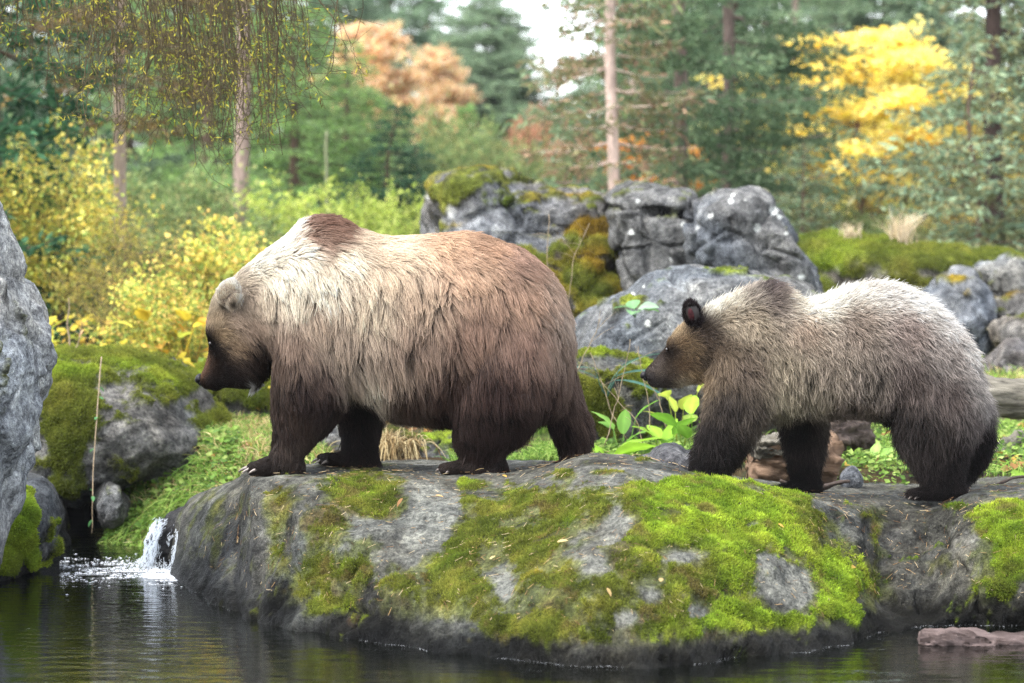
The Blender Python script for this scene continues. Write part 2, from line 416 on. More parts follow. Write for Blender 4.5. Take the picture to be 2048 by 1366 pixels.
# ---------------------------------------------------------------- the rock the bears walk on
ST = [
 (335, [(1055, 13.9), (1062, 13.6), (1095, 13.4), (1120, 13.25)], 13.1),
 (362, [(1012, 13.9), (1018, 13.3), (1040, 13.0), (1100, 12.75)], 12.45),
 (385, [(992, 13.9), (995, 13.0), (1020, 12.7), (1100, 12.35)], 12.1),
 (430, [(975, 13.9), (978, 12.8), (1000, 12.4), (1100, 12.0), (1180, 11.75)], 11.7),
 (478, [(958, 13.9), (962, 12.5), (985, 12.1), (1100, 11.75), (1200, 11.4)], 11.35),
 (498, [(936, 13.9), (946, 12.1), (962, 11.66), (1050, 11.42), (1150, 11.25)], 11.12),
 (530, [(930, 13.9), (942, 12.1), (955, 11.6), (1040, 11.3), (1150, 11.05)], 10.92),
 (600, [(925, 13.9), (936, 12.2), (950, 11.55), (1000, 11.25), (1100, 10.95), (1200, 10.75)], 10.65),
 (750, [(920, 13.9), (931, 12.2), (947, 11.55), (1000, 11.2), (1100, 10.8), (1200, 10.45)], 10.3),
 (900, [(922, 13.9), (937, 12.2), (954, 11.5), (1000, 11.2), (1100, 10.7), (1200, 10.25)], 10.0),
 (1000, [(918, 13.9), (935, 12.2), (950, 11.5), (1000, 11.15), (1100, 10.55), (1200, 10.1)], 9.85),
 (1080, [(918, 13.9), (930, 12.2), (934, 11.5), (980, 11.0), (1100, 10.4), (1200, 9.95)], 9.75),
 (1180, [(925, 13.9), (927, 12.3), (913, 11.55), (938, 10.95), (1000, 10.6), (1100, 10.2), (1200, 9.85)], 9.65),
 (1280, [(932, 13.9), (935, 12.3), (912, 11.5), (936, 10.95), (1000, 10.55), (1100, 10.15), (1200, 9.85)], 9.62),
 (1350, [(935, 13.9), (952, 12.3), (940, 11.7), (930, 11.25), (960, 10.9), (1020, 10.55), (1120, 10.15), (1220, 9.85)], 9.65),
 (1400, [(938, 13.9), (962, 12.3), (975, 11.75), (950, 11.15), (980, 10.85), (1050, 10.5), (1150, 10.15), (1250, 9.9)], 9.7),
 (1500, [(942, 13.9), (972, 12.3), (982, 11.8), (970, 11.15), (1000, 10.85), (1080, 10.55), (1180, 10.2), (1270, 10.0)], 9.9),
 (1600, [(948, 13.9), (983, 12.2), (992, 11.65), (990, 11.2), (1030, 10.95), (1120, 10.6), (1220, 10.3)], 10.05),
 (1700, [(950, 13.9), (986, 12.2), (998, 11.6), (1022, 11.3), (1100, 11.0), (1180, 10.72), (1240, 10.45)], 10.2),
 (1775, [(952, 13.9), (986, 12.2), (1000, 11.65), (1045, 11.45), (1130, 11.25), (1210, 11.05)], 10.65),
 (1850, [(952, 13.9), (986, 12.2), (999, 11.65), (1045, 11.42), (1150, 11.2), (1230, 11.1)], 10.85),
 (1950, [(948, 13.9), (972, 12.1), (984, 11.5), (1030, 11.22), (1120, 11.0), (1200, 10.9)], 10.92),
 (2060, [(945, 13.9), (970, 12.1), (984, 11.5), (1030, 11.15), (1120, 10.9), (1200, 10.85)], 10.95),
 (2300, [(945, 13.9), (972, 12.1), (990, 11.5), (1040, 11.2), (1130, 10.95), (1200, 10.9)], 10.95),
]
M_ = 230
prof = []
for px, pts, dw in ST:
    d = [p[1] for p in pts]; z = [CAMH - (p[0] - HY) / F * p[1] for p in pts]
    d = [d[0] + .7] + d + [dw, dw - .06, dw + .05, dw + .5]; z = [z[0] - .28] + z + [0.0, -.12, -.4, -.7]
    d, z = np.array(d), np.array(z)
    s = np.concatenate([[0], np.cumsum(np.hypot(np.diff(d), np.diff(z)))])
    # spend more rows on the part that faces the camera
    wgt = np.interp(s, [0, s[2], s[3], s[-1]], [.35, .6, 1.5, 1]); cs = np.concatenate([[0], np.cumsum(np.diff(s) * (wgt[1:] + wgt[:-1]) / 2)])
    tt = np.linspace(0, cs[-1], M_); sd = np.interp(tt, cs, s)
    dd, zz = np.interp(sd, s, d), np.interp(sd, s, z)
    ker = np.hanning(23); ker /= ker.sum()
    pad = lambda a: np.convolve(np.pad(a, 11, mode='edge'), ker, 'valid')
    prof.append(np.stack([pad(dd), pad(zz)], -1))
prof = np.array(prof); spx = np.array([s[0] for s in ST], float)
NU = 640
upx = np.linspace(spx[0], spx[-1], NU)
i = np.clip(np.searchsorted(spx, upx, 'right') - 1, 0, len(spx) - 2); f = ((upx - spx[i]) / (spx[i + 1] - spx[i]))
f = (f * f * (3 - 2 * f) * .5 + f * .5)[:, None, None]
G = prof[i] * (1 - f) + prof[i + 1] * f                   # (NU, M_, 2)
ker = np.hanning(13); ker /= ker.sum()
Gp = np.pad(G, ((6, 6), (0, 0), (0, 0)), mode='edge'); G = sum(ker[k] * Gp[k:k + NU] for k in range(13))
V = np.stack([(upx[:, None] - CX) / F * G[..., 0], G[..., 0], G[..., 1]], -1).reshape(-1, 3)
FR = grid_faces(NU, M_)
FR = FR[:, ::-1]
nv = vnormals(V, FR)
if nv[:, 2].mean() < 0: FR = FR[:, ::-1]; nv = -nv
front = sstep(.1, .6, -nv[:, 1])
V = V + nv * ((.055 * fbm(V * 1.9, 4, 51) + .03 * (ridged(V * 2.6, 3, 55) - 1.2)) * (.30 + .70 * front))[:, None]
nv = vnormals(V, FR)
V = V + nv * ((.020 * fbm(V * 8, 5, 61, .62)) * (.25 + .75 * front))[:, None]
f1, f2, cid = cells(V * [2.1, 2.1, 1.3] + .25 * np.stack([pnoise(V * 4, k) for k in range(3)], -1), 4)
V = V - nv * (.022 * np.exp(-((f2 - f1) / .05) ** 2) * front * sstep(-.1, .3, pnoise(V * 1.2, 77)))[:, None]
UVp = proj(V)
# creases that the rock shows, as polylines in its own front view
for poly, wd, dp in [([(492, 955), (478, 1010), (470, 1100), (468, 1220)], 10, .05), ([(735, 1100), (690, 1180), (680, 1210), (735, 1225), (760, 1190)], 6, .035), ([(1650, 1010), (1700, 1100), (1760, 1180), (1800, 1240)], 14, .03),
                     ([(1880, 1060), (1920, 1140), (1960, 1220), (1990, 1250)], 8, .045), ([(1835, 1190), (1850, 1250)], 6, .03), ([(1130, 1290), (1200, 1260), (1240, 1270)], 7, .03)]:
    dist = np.min([seg_dist(UVp, np.array(a, float), np.array(b, float)) for a, b in zip(poly[:-1], poly[1:])], axis=0)
    dist = dist + 6 * pnoise(V * 12, 3)
    V = V - nv * (dp * np.exp(-(dist / wd) ** 2) * (V[:, 1] < 11.9) * front)[:, None]
# bring the top to the soles of the paws
PAWS = [(545, 950, -.175 + 12), (690, 930, .155 + 12), (940, 948, -.175 + 12), (1148, 935, .17 + 12), (1400, 979, 11.71), (1595, 986, 11.97), (1875, 998, 11.71), (1885, 986, 11.99)]
for it in range(6):
    for px, py, d in PAWS:
        p = P(px, py, d)
        g2 = ((V[:, 0] - p[0]) / .17) ** 2 + ((V[:, 1] - p[1]) / .13) ** 2
        up = (nv[:, 2] > .3) & (g2 < .5)
        if up.sum() == 0: continue
        cur = np.quantile(V[up, 2], .8)
        V[:, 2] += (p[2] - .002 - cur) * np.exp(-g2) * sstep(.2, .6, nv[:, 2]) * .6
nv = vnormals(V, FR); UVp = proj(V)
FR_V, FR_N = V, nv
# moss: where it grows, and which kind (0 bright .. 1 olive .. 2 rust)
MP = [(730, 985, 75, 42, 1, .35), (760, 1010, 60, 30, .9, .2), (640, 1060, 45, 45, .75, .7), (660, 1040, 40, 40, .6, .6), (640, 1140, 40, 60, .75, .6), (700, 1135, 50, 35, .75, .6), (660, 1220, 60, 42, 1, .3), (700, 1240, 45, 22, 1, .3), (610, 1190, 30, 50, .55, .8), (945, 970, 35, 14, .8, .3), (935, 1000, 22, 12, .6, .3), (560, 1000, 40, 40, .45, 1.0), (560, 1080, 30, 80, .35, 1.0), (820, 1180, 80, 50, .45, .8),
  (1000, 1020, 70, 26, .8, .55), (960, 1060, 60, 40, .75, .7), (1060, 1000, 70, 24, .9, .3), (930, 1110, 60, 50, .8, .35), (900, 1170, 80, 60, .75, .5), (870, 1130, 40, 40, .7, .4), (1060, 1080, 90, 60, .8, .7), (1130, 1020, 60, 40, .85, .5), (1190, 1010, 50, 40, .8, .8), (1000, 1200, 110, 60, .75, .8), (1120, 1150, 90, 60, .7, 1.1), (1000, 1260, 90, 40, .85, .5), (1100, 1260, 100, 45, .9, .5), (1160, 1290, 70, 30, .85, .4), (1200, 1210, 100, 60, .75, .8), (1050, 1150, 60, 40, .6, 1.1),
  (1300, 1000, 80, 40, 1, .1), (1360, 975, 70, 24, 1, .05), (1420, 990, 90, 34, 1, .0), (1480, 1020, 110, 45, 1, .0), (1560, 1020, 80, 34, 1, .1), (1400, 1060, 110, 60, 1, .1), (1500, 1080, 100, 50, .95, .15), (1600, 1070, 50, 60, .9, .45), (1300, 1070, 80, 45, .85, .4), (1270, 1120, 80, 50, .7, .9), (1350, 1150, 90, 50, .75, .7), (1440, 1150, 70, 60, .9, .4), (1330, 1240, 100, 50, .85, .5), (1460, 1230, 80, 55, 1, .15), (1560, 1250, 80, 35, 1, .05), (1600, 1120, 50, 40, .85, .1), (1640, 1140, 60, 60, 1, .1), (1680, 1190, 70, 70, 1, .0), (1720, 1250, 60, 35, 1, .05), (1480, 1120, 60, 40, .9, .2), (1560, 1130, 50, 40, .6, .2), (1230, 1180, 70, 50, .6, 1.0), (1420, 1280, 90, 20, .9, .3), (1610, 1210, 50, 40, .75, .1),
  (1630, 1080, 14, 40, .8, 2), (1615, 1040, 20, 30, .7, 1.6), (1960, 1030, 26, 14, .9, .1), (2020, 1040, 60, 40, 1, .05), (2020, 1110, 45, 60, 1, .1), (2000, 1170, 40, 40, .9, .3), (1975, 1060, 26, 20, .8, .3), (1910, 1010, 30, 10, .35, .5), (2100, 1080, 80, 90, 1, .1), (1750, 1060, 12, 26, .6, .5), (1730, 1030, 16, 14, .4, .6),
  (430, 1000, 40, 40, .35, 1.1), (420, 1080, 30, 60, .3, 1.2), (1210, 945, 30, 8, .45, .9), (1130, 950, 30, 12, .55, .6), (1290, 920, 30, 6, .4, .9)]
BARE = [(1585, 1165, 48, 52, 1.2), (1530, 1100, 26, 40, .6), (1590, 1200, 30, 20, .8), (1310, 955, 40, 26, .5), (1230, 1050, 36, 36, .6), (1370, 1110, 50, 24, .6), (1250, 1235, 34, 18, .9), (1010, 1190, 30, 40, .7), (1395, 1225, 26, 14, .9), (1300, 1190, 30, 24, .5), (870, 1010, 40, 60, .8), (840, 1070, 40, 60, .7), (1180, 1130, 46, 26, .6), (1505, 1050, 24, 14, .5), (1640, 1010, 30, 14, .5), (1720, 1200, 12, 16, .6)]
mm = np.zeros(len(V)); kd_ = np.zeros(len(V)); kw = np.zeros(len(V)) + 1e-6
for px, py, rx, ry, s, kk in MP:
    g = np.exp(-(((UVp[:, 0] - px) / rx) ** 2 + ((UVp[:, 1] - py) / ry) ** 2) * 1.1)
    mm = np.maximum(mm, s * g) + .12 * s * g; kd_ += kk * g; kw += g
for px, py, rx, ry, s in BARE:
    mm -= s * np.exp(-(((UVp[:, 0] - px) / rx) ** 2 + ((UVp[:, 1] - py) / ry) ** 2) * 1.2)
wetb = sstep(.17, .02, V[:, 2] + .07 * fbm(V * 3, 3, 71))
mm = mm * (1 - sstep(.11, .035, V[:, 2] + .04 * pnoise(V * 6, 5)))
mossw = sstep(.31, .62, mm * (1.0 - .20 * sstep(.4, .9, kd_ / kw)) + .42 * fbm(V * 7, 5, 81, .68) + .22 * fbm(V * 34, 2, 82)) * (V[:, 1] < 11.75 - .1 * (V[:, 0] < 0))
kind = kd_ / kw + .10 + .38 * sstep(1330, 1180, UVp[:, 0]) + .60 * fbm(V * 4.5, 4, 91) + .35 * pnoise(V * 17, 92)
tn = .45 + .75 * fbm(V * 8, 3, 95)
mb, mo, mr = pal(MOSS_BRIGHT, tn), pal(MOSS_OLIVE, tn), pal(MOSS_RUST, tn)
a1 = sstep(.15, .95, kind)[:, None]; a2 = sstep(1.6, 2.3, kind)[:, None]
mcol = (mb * (1 - a1) + mo * a1) * (1 - a2) + mr * a2
mcol = mcol * np.exp(.45 * fbm(V * 11, 3, 97) - .08)[:, None]
dead = sstep(.38, .62, fbm(V * 6.5, 4, 98, .6))[:, None] * .7; mcol = mcol * (1 - dead) + np.array([.14, .105, .04]) * dead
base = stone_col(V, (.086, .087, .08), 101, .6)
pal_ = sstep(.05, .55, sum(s * np.exp(-(((UVp[:, 0] - px) / rx) ** 2 + ((UVp[:, 1] - py) / ry) ** 2)) for px, py, rx, ry, s in BARE) * 1.1 + .45 * fbm(V * 6, 4, 111))[:, None]
base = base * (1 - .75 * pal_) + .75 * pal_ * np.array([.20, .205, .19])
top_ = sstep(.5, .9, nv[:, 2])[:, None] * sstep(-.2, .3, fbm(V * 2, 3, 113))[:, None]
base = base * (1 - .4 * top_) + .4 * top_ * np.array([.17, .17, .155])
dk = np.zeros(len(V))            # wet, darkened patches on the steep left nose and in the hollow on the right
for px, py, rx, ry, s in [(440, 1120, 70, 110, 1.0), (500, 1150, 50, 120, .85), (395, 1100, 40, 90, .7), (810, 1090, 45, 70, .7), (780, 1200, 60, 50, .6), (860, 1010, 30, 30, .35), (1780, 1080, 70, 70, .75), (1700, 1010, 80, 18, .6), (1850, 1190, 60, 50, .7), (1860, 1080, 40, 60, .4), (560, 1200, 60, 60, .8), (700, 1290, 200, 40, .8), (1930, 1240, 120, 40, .8)]:
    dk = np.maximum(dk, s * np.exp(-(((UVp[:, 0] - px) / rx) ** 2 + ((UVp[:, 1] - py) / ry) ** 2)))
dk = np.clip(dk * (1 + .7 * fbm(V * [5, 5, 1.6], 4, 121)), 0, 1)[:, None] * sstep(.35, .0, nv[:, 2] - .6)[:, None]
base = base * (1 - .88 * dk) + np.array([.022, .024, .030]) * .88 * dk
base = base * (1 - .9 * wetb[:, None])
thin = sstep(.12, .40, mm + .35 * fbm(V * 7, 4, 83, .62))[:, None] * (1 - wetb[:, None]) * .7      # algae film around the cushions
base = base * (1 - thin) + mo * .75 * thin
brown = (sstep(.25, .5, fbm(V * 5.5, 4, 131)) * sstep(.2, .5, mm))[:, None] * .55
base = base * (1 - brown) + np.array([.10, .06, .035]) * brown
colr = base * (1 - mossw[:, None]) + mcol * .55 * mossw[:, None]
V2 = V + nv * (.010 * mossw * (1 - .5 * a1[:, 0]) * (1 + .9 * fbm(V * 16, 2, 141)))[:, None]
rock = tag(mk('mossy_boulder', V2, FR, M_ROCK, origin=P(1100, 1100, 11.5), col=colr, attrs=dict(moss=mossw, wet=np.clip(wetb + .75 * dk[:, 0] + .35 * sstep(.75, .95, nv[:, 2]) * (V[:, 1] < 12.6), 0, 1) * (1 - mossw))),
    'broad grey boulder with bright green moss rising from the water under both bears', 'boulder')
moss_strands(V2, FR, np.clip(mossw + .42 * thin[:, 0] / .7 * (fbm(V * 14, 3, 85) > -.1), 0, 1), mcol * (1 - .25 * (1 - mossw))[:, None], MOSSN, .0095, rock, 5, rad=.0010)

# ---------------------------------------------------------------- the other boulders
def boulder(name, outline, d, depth, label, base=(0.132, 0.139, 0.150), seed=1, nth=190, nph=110, rough=.05, ridge=.03, facet=.0, moss=0.0, moss_top=.35, mkind=1.0, cracks=(), spots=(), splats=(), wet=0.0, power=.62, strands=0, stlen=.02, fine=.006, cat='boulder', group=None, lean=0.0, mossbase=0.0):
    o = np.array(outline, float); c = o.mean(0)
    ang = np.unwrap(np.arctan2(o[:, 1] - c[1], o[:, 0] - c[0])); r = np.hypot(*(o - c).T)
    s = np.argsort(ang % (2 * np.pi)); a, r = (ang % (2 * np.pi))[s], r[s]
    th = np.linspace(0, 2 * np.pi, nth, endpoint=False)
    rr = np.interp(th, np.concatenate([a - 2 * np.pi, a, a + 2 * np.pi]), np.tile(r, 3))
    ker = np.hanning(9); ker /= ker.sum(); rr = np.convolve(np.pad(rr, 4, mode='wrap'), ker, 'valid')
    ph = np.linspace(.0, np.pi, nph)
    sp, cp = np.sin(ph) ** power, np.sign(np.cos(ph)) * np.abs(np.cos(ph)) ** .8
    PX = c[0] + rr[:, None] * np.cos(th)[:, None] * sp; PY = c[1] + rr[:, None] * np.sin(th)[:, None] * sp
    Wm = P(PX.ravel(), PY.ravel(), d)                     # outline at its own distance ...
    off = np.broadcast_to(-depth * cp[None], PX.shape).ravel()
    V = Wm + np.stack([0 * off, off, 0 * off], -1)        # ... thickened along y in metres
    V[:, 1] += lean * (V[:, 2] - V[:, 2].min())
    Fq = grid_faces(nth, nph, True)
    nv = vnormals(V, Fq)
    if ((V - V.mean(0)) * nv).sum(-1).mean() < 0: Fq = Fq[:, ::-1]; nv = -nv
    dis = rough * fbm(V * 2.3, 4, seed) + ridge * (ridged(V * 2.0, 3, seed + 5) - 1.2)
    if facet:
        f1, f2, cid = cells(V * 1.7, seed % 50)
        dis = dis + facet * (_g[cid][:, 0] * .8) - facet * 1.2 * np.exp(-((f2 - f1) / .07) ** 2)
    V = V + nv * dis[:, None]
    nv = vnormals(V, Fq)
    V = V + nv * (fine * fbm(V * 13, 3, seed + 7))[:, None]
    uv = proj(V); frontf = nv[:, 1] < .3
    dark = np.zeros(len(V))
    for poly, wd, dp in cracks:
        dist = np.min([seg_dist(uv, np.array(p, float), np.array(q, float)) for p, q in zip(poly[:-1], poly[1:])], axis=0) + 3 * pnoise(V * 8, 3)
        g = np.exp(-(dist / wd) ** 2) * frontf; V = V - nv * (dp * g)[:, None]; dark = np.maximum(dark, g * .5)
    nv = vnormals(V, Fq)
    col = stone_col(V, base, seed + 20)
    for px, py, r_, amt in spots:                          # white lichen rosettes
        dd = np.hypot(uv[:, 0] - px, uv[:, 1] - py) / r_ + .35 * pnoise(V * 25, seed)
        k = (sstep(1.15, .8, dd) * frontf * amt)[:, None]; col = col * (1 - k) + np.array([.72, .74, .74]) * k
    m = mossbase + moss * (sstep(moss_top - .35, moss_top + .35, nv[:, 2])) + 0.0
    kf = np.full(len(V), float(mkind))
    for px, py, rx, ry, s, kk in splats:
        g = np.exp(-(((uv[:, 0] - px) / rx) ** 2 + ((uv[:, 1] - py) / ry) ** 2)) * frontf
        m = np.maximum(m, s * g) if s > 0 else m + s * g
        kf = kf * (1 - g) + kk * g
    mw = sstep(.34, .62, m + .50 * fbm(V * 4.0, 5, seed + 30, .66)) * (V[:, 2] > .03)
    kf = kf + .55 * fbm(V * 2.6, 3, seed + 33)
    tn = .5 + .6 * fbm(V * 5, 3, seed + 35)
    a1 = sstep(.1, .9, kf)[:, None]; a2 = sstep(1.2, 1.9, kf)[:, None]
    mc = (pal(MOSS_BRIGHT, tn) * (1 - a1) + pal(MOSS_OLIVE, tn) * a1) * (1 - a2) + pal(MOSS_RUST, tn) * a2
    wt = np.clip(wet + sstep(.14, .03, V[:, 2]), 0, 1)
    col = col * (1 - .6 * wt[:, None])
    col = col * (1 - mw[:, None]) + mc * .75 * mw[:, None]
    V = V + nv * (.025 * mw * (1 + fbm(V * 9, 2, seed + 40)))[:, None]
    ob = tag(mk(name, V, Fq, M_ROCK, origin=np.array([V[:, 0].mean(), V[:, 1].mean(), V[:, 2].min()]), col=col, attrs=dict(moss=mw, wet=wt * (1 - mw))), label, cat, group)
    if strands: moss_strands(V, Fq, mw, mc, strands, stlen, ob, seed + 60, rad=.0018, far=lambda q: (q[:, 1] < d + depth * .4).astype(float))
    return ob

boulder('grey_boulder', [(-170, 330), (-60, 345), (0, 388), (22, 440), (42, 500), (58, 570), (77, 640), (84, 700), (76, 755), (67, 830), (48, 900), (28, 960), (8, 1060), (-20, 1190), (-200, 1200), (-260, 1000), (-260, 600)], 11.7, .55,
    'tall pale grey boulder face standing at the pool edge with bare rough stone', base=(0.42, 0.43, 0.45), seed=201, rough=.05, ridge=.03, fine=.012, facet=.02,
    cracks=[([(-40, 530), (10, 548), (50, 556)], 7, .03), ([(0, 700), (20, 650), (30, 600)], 6, .015), ([(-10, 860), (14, 900), (16, 1000)], 9, .03)])
boulder('mossy_stone', [(-120, 965), (-40, 955), (20, 952), (62, 958), (96, 985), (114, 1022), (110, 1062), (84, 1105), (60, 1150), (20, 1215), (-80, 1230), (-160, 1180), (-170, 1050)], 13.0, .42,
    'rounded stone half covered in bright green moss at the waterline below the tall grey boulder', base=(0.096, 0.102, 0.112), seed=211, splats=[(30, 1050, 60, 80, 1.1, .0), (-20, 1120, 70, 70, 1.1, .1), (60, 1110, 30, 40, .9, .1), (95, 990, 30, 40, -.8, 0), (10, 965, 60, 14, -.6, 0)], strands=40000, stlen=.012)
boulder('moss_covered_boulder', [(82, 722), (120, 711), (200, 714), (290, 722), (350, 745), (402, 776), (442, 818), (470, 860), (474, 900), (430, 935), (330, 965), (250, 985), (200, 992), (150, 996), (108, 988), (50, 975), (20, 930), (30, 850), (60, 770)], 15.75, 1.15,
    'wide rounded boulder cloaked in olive moss behind the pool beside the grassy bank', base=(0.144, 0.145, 0.150), seed=221, rough=.06, moss=.55, moss_top=.5, mkind=1.0, mossbase=.14,
    splats=[(120, 740, 60, 30, .9, .35), (220, 735, 120, 18, .9, .4), (130, 880, 70, 110, 1.0, .9), (340, 870, 70, 40, -.7, 1), (260, 800, 60, 30, -.35, 1), (420, 850, 50, 60, .9, 1.1), (300, 760, 70, 30, .8, .6), (350, 900, 80, 40, -.6, 1)], strands=70000, stlen=.014)
boulder('dark_mossy_boulder', [(365, 748), (420, 734), (500, 742), (580, 765), (650, 810), (700, 870), (705, 950), (560, 965), (430, 955), (390, 880), (360, 800)], 16.4, .6,
    'dull olive mossy boulder seen under the chin of the large bear', base=(0.090, 0.089, 0.085), seed=231, moss=.6, moss_top=.4, mkind=1.2, mossbase=.3, splats=[(400, 755, 60, 26, .9, .3), (560, 900, 60, 40, -.4, 1)], strands=36000, stlen=.014)
boulder('pale_stone', [(590, 850), (640, 835), (700, 838), (745, 860), (760, 910), (740, 960), (640, 965), (580, 930)], 14.5, .3, 'pale grey stone between the front legs of the large bear', base=(0.204, 0.210, 0.216), seed=241, nth=110, nph=70, moss=.4, moss_top=.7, cat='stone')
boulder('low_stone', [(838, 885), (870, 872), (905, 878), (925, 905), (915, 950), (850, 955), (832, 920)], 14.1, .2, 'small pale stone beside the tuft of dead grass below the large bear', base=(0.198, 0.192, 0.190), seed=246, nth=90, nph=60, moss=.7, moss_top=.6, mkind=.2, cat='stone')
boulder('moss_capped_boulder', [(848, 380), (868, 353), (920, 346), (980, 352), (1030, 371), (1100, 386), (1180, 391), (1232, 400), (1240, 470), (1236, 540), (1225, 640), (1100, 680), (900, 680), (840, 600), (846, 460)], 19.6, .9,
    'long cracked grey boulder capped with yellow-green moss behind the large bear', base=(0.150, 0.151, 0.160), seed=251, rough=.05, ridge=.04, facet=.035, nth=240, nph=150, power=.40, moss=.5, moss_top=.65, mkind=1.35,
    splats=[(920, 380, 70, 34, .85, 1.2), (980, 395, 50, 36, .8, .5), (1010, 410, 30, 20, .7, .2), (1010, 362, 60, 12, 1, .9), (930, 450, 60, 18, .6, 1.8), (1150, 392, 90, 7, .9, 1.6)],
    cracks=[([(1000, 400), (1040, 440), (1045, 480)], 5, .05), ([(930, 440), (980, 420), (1060, 395)], 5, .03), ([(1060, 440), (1140, 460), (1230, 470)], 5, .03)], spots=[(858, 395, 5, .8), (1180, 455, 4, .6)])
boulder('square_boulder', [(1205, 405), (1225, 388), (1265, 376), (1340, 379), (1384, 384), (1391, 450), (1390, 560), (1372, 650), (1280, 670), (1252, 610), (1237, 520), (1222, 450)], 18.8, .65,
    'blocky dark grey boulder split by deep cracks between two larger rocks', base=(0.129, 0.136, 0.150), seed=261, power=.36, rough=.03, ridge=.03, facet=.04, moss=.25, moss_top=.8, mkind=.8,
    cracks=[([(1205, 415), (1250, 412), (1320, 424), (1390, 432)], 6, .10), ([(1240, 500), (1300, 495), (1390, 490)], 4, .04), ([(1290, 430), (1285, 480), (1300, 560)], 4, .03)], spots=[(1263, 465, 6, 1), (1368, 449, 6, 1), (1275, 402, 4, .7), (1340, 520, 3, .6)])
boulder('round_topped_boulder', [(1368, 402), (1400, 386), (1480, 375), (1530, 384), (1570, 428), (1600, 490), (1628, 565), (1642, 660), (1500, 700), (1390, 680), (1374, 560)], 18.6, .85,
    'big smooth grey boulder with a rounded shoulder and white lichen spots', base=(0.135, 0.142, 0.157), seed=271, power=.45, rough=.04, ridge=.035, facet=.035, nth=220, nph=140,
    cracks=[([(1374, 390), (1385, 470), (1378, 560)], 5, .08), ([(1385, 500), (1450, 460), (1520, 490), (1610, 520)], 4, .03), ([(1460, 440), (1470, 560)], 3, .02), ([(1480, 600), (1560, 520)], 4, .03)],
    spots=[(1547, 421, 9, 1), (1558, 434, 5, 1), (1515, 455, 7, 1), (1422, 432, 6, .9), (1462, 402, 6, .9), (1466, 390, 4, .8), (1573, 467, 4, .8), (1603, 555, 6, .9), (1395, 455, 4, .8), (1490, 400, 3, .7)])
boulder('rusty_mossy_rock', [(1040, 500), (1090, 478), (1150, 474), (1210, 484), (1245, 535), (1262, 620), (1240, 700), (1100, 720), (1020, 660), (1010, 560)], 18.9, .6,
    'rust and olive moss covered rock at the foot of the cracked boulder', base=(0.120, 0.105, 0.091), seed=281, rough=.12, ridge=.06, facet=.08, moss=.7, moss_top=.2, mkind=1.6, mossbase=.4, splats=[(1150, 560, 60, 40, .9, 1.3), (1180, 580, 50, 40, .9, .7), (1120, 490, 60, 14, -.6, 1)], strands=30000, stlen=.018)
boulder('sloping_boulder', [(1120, 690), (1180, 622), (1250, 580), (1330, 549), (1430, 538), (1530, 546), (1600, 570), (1650, 612), (1690, 720), (1650, 840), (1400, 860), (1160, 850), (1100, 780)], 15.9, .75,
    'low grey boulder sloping up behind the young bear with leaf litter on it', base=(0.144, 0.151, 0.163), seed=291, rough=.04, ridge=.02, fine=.008, nth=220, nph=130, moss=.18, moss_top=.85, mkind=.4,
    splats=[(1260, 605, 30, 10, .6, .3), (1200, 600, 40, 12, .5, .8), (1440, 545, 60, 7, .75, .5), (1250, 650, 20, 10, .4, .3)], cracks=[([(1330, 548), (1370, 580), (1380, 620)], 4, .03), ([(1250, 690), (1330, 640)], 4, .02)], spots=[(1295, 647, 7, 1), (1265, 590, 5, .8), (1288, 572, 3, .8), (1300, 680, 4, .5)])
boulder('shaded_mossy_rock', [(1130, 745), (1200, 716), (1270, 728), (1312, 760), (1305, 830), (1270, 900), (1160, 915), (1100, 850)], 14.7, .35,
    'dark rock with olive moss between the two bears behind the weeds', base=(0.102, 0.105, 0.105), seed=301, moss=.5, moss_top=.3, mkind=.9, mossbase=.12, splats=[(1190, 810, 60, 60, 1, .8), (1290, 760, 26, 34, .9, .2)], strands=30000, stlen=.012)
boulder('mossy_ledge', [(1560, 520), (1585, 482), (1700, 474), (1770, 488), (1830, 507), (1930, 520), (2060, 528), (2240, 545), (2260, 660), (2100, 700), (1800, 720), (1600, 720)], 21.5, 1.0,
    'long low ledge blanketed in yellow-green moss behind the young bear', base=(0.144, 0.136, 0.131), seed=311, nth=240, moss=.9, moss_top=.3, mkind=.9, mossbase=.42, splats=[(1660, 520, 70, 30, .9, .5), (1750, 540, 80, 30, .8, 1.2), (2020, 560, 70, 20, -.9, 1), (1700, 480, 100, 12, 1, .7)], strands=50000, stlen=.02)
RG = 'jumbled rocks behind the young bear'
boulder('upright_rock', [(1850, 590), (1895, 548), (1940, 545), (1962, 590), (1984, 660), (1975, 740), (1890, 760), (1845, 700)], 19.8, .45, 'blue-grey wedge of rock with rusty moss on its crown behind the young bear', base=(0.138, 0.151, 0.177), seed=321, nth=130, nph=80, facet=.03, splats=[(1920, 560, 30, 12, .8, 1.7), (1935, 585, 14, 14, .6, 1.9)], cat='rock')
boulder('light_rock', [(1935, 535), (1990, 522), (2080, 530), (2120, 570), (2080, 610), (1980, 620), (1940, 590)], 20.4, .45, 'pale grey rock topping the jumble under the mossy ledge', base=(0.216, 0.223, 0.230), seed=325, nth=130, nph=80, facet=.03, moss=.35, moss_top=.75, cat='rock')
boulder('wedged_rock', [(1955, 620), (2010, 590), (2100, 600), (2120, 660), (2050, 690), (1970, 690)], 20.0, .4, 'grey rock wedged under the pale one with brown grass at its side', base=(0.162, 0.163, 0.171), seed=327, nth=120, nph=80, facet=.03, moss=.4, moss_top=.6, mkind=1.4, cat='rock')
boulder('tan_rock', [(1985, 660), (2040, 638), (2110, 645), (2120, 700), (2050, 715), (1990, 695)], 19.2, .35, 'flat tan rock resting on the lower stones', base=(0.198, 0.180, 0.163), seed=329, nth=120, nph=70, facet=.02, cat='rock')
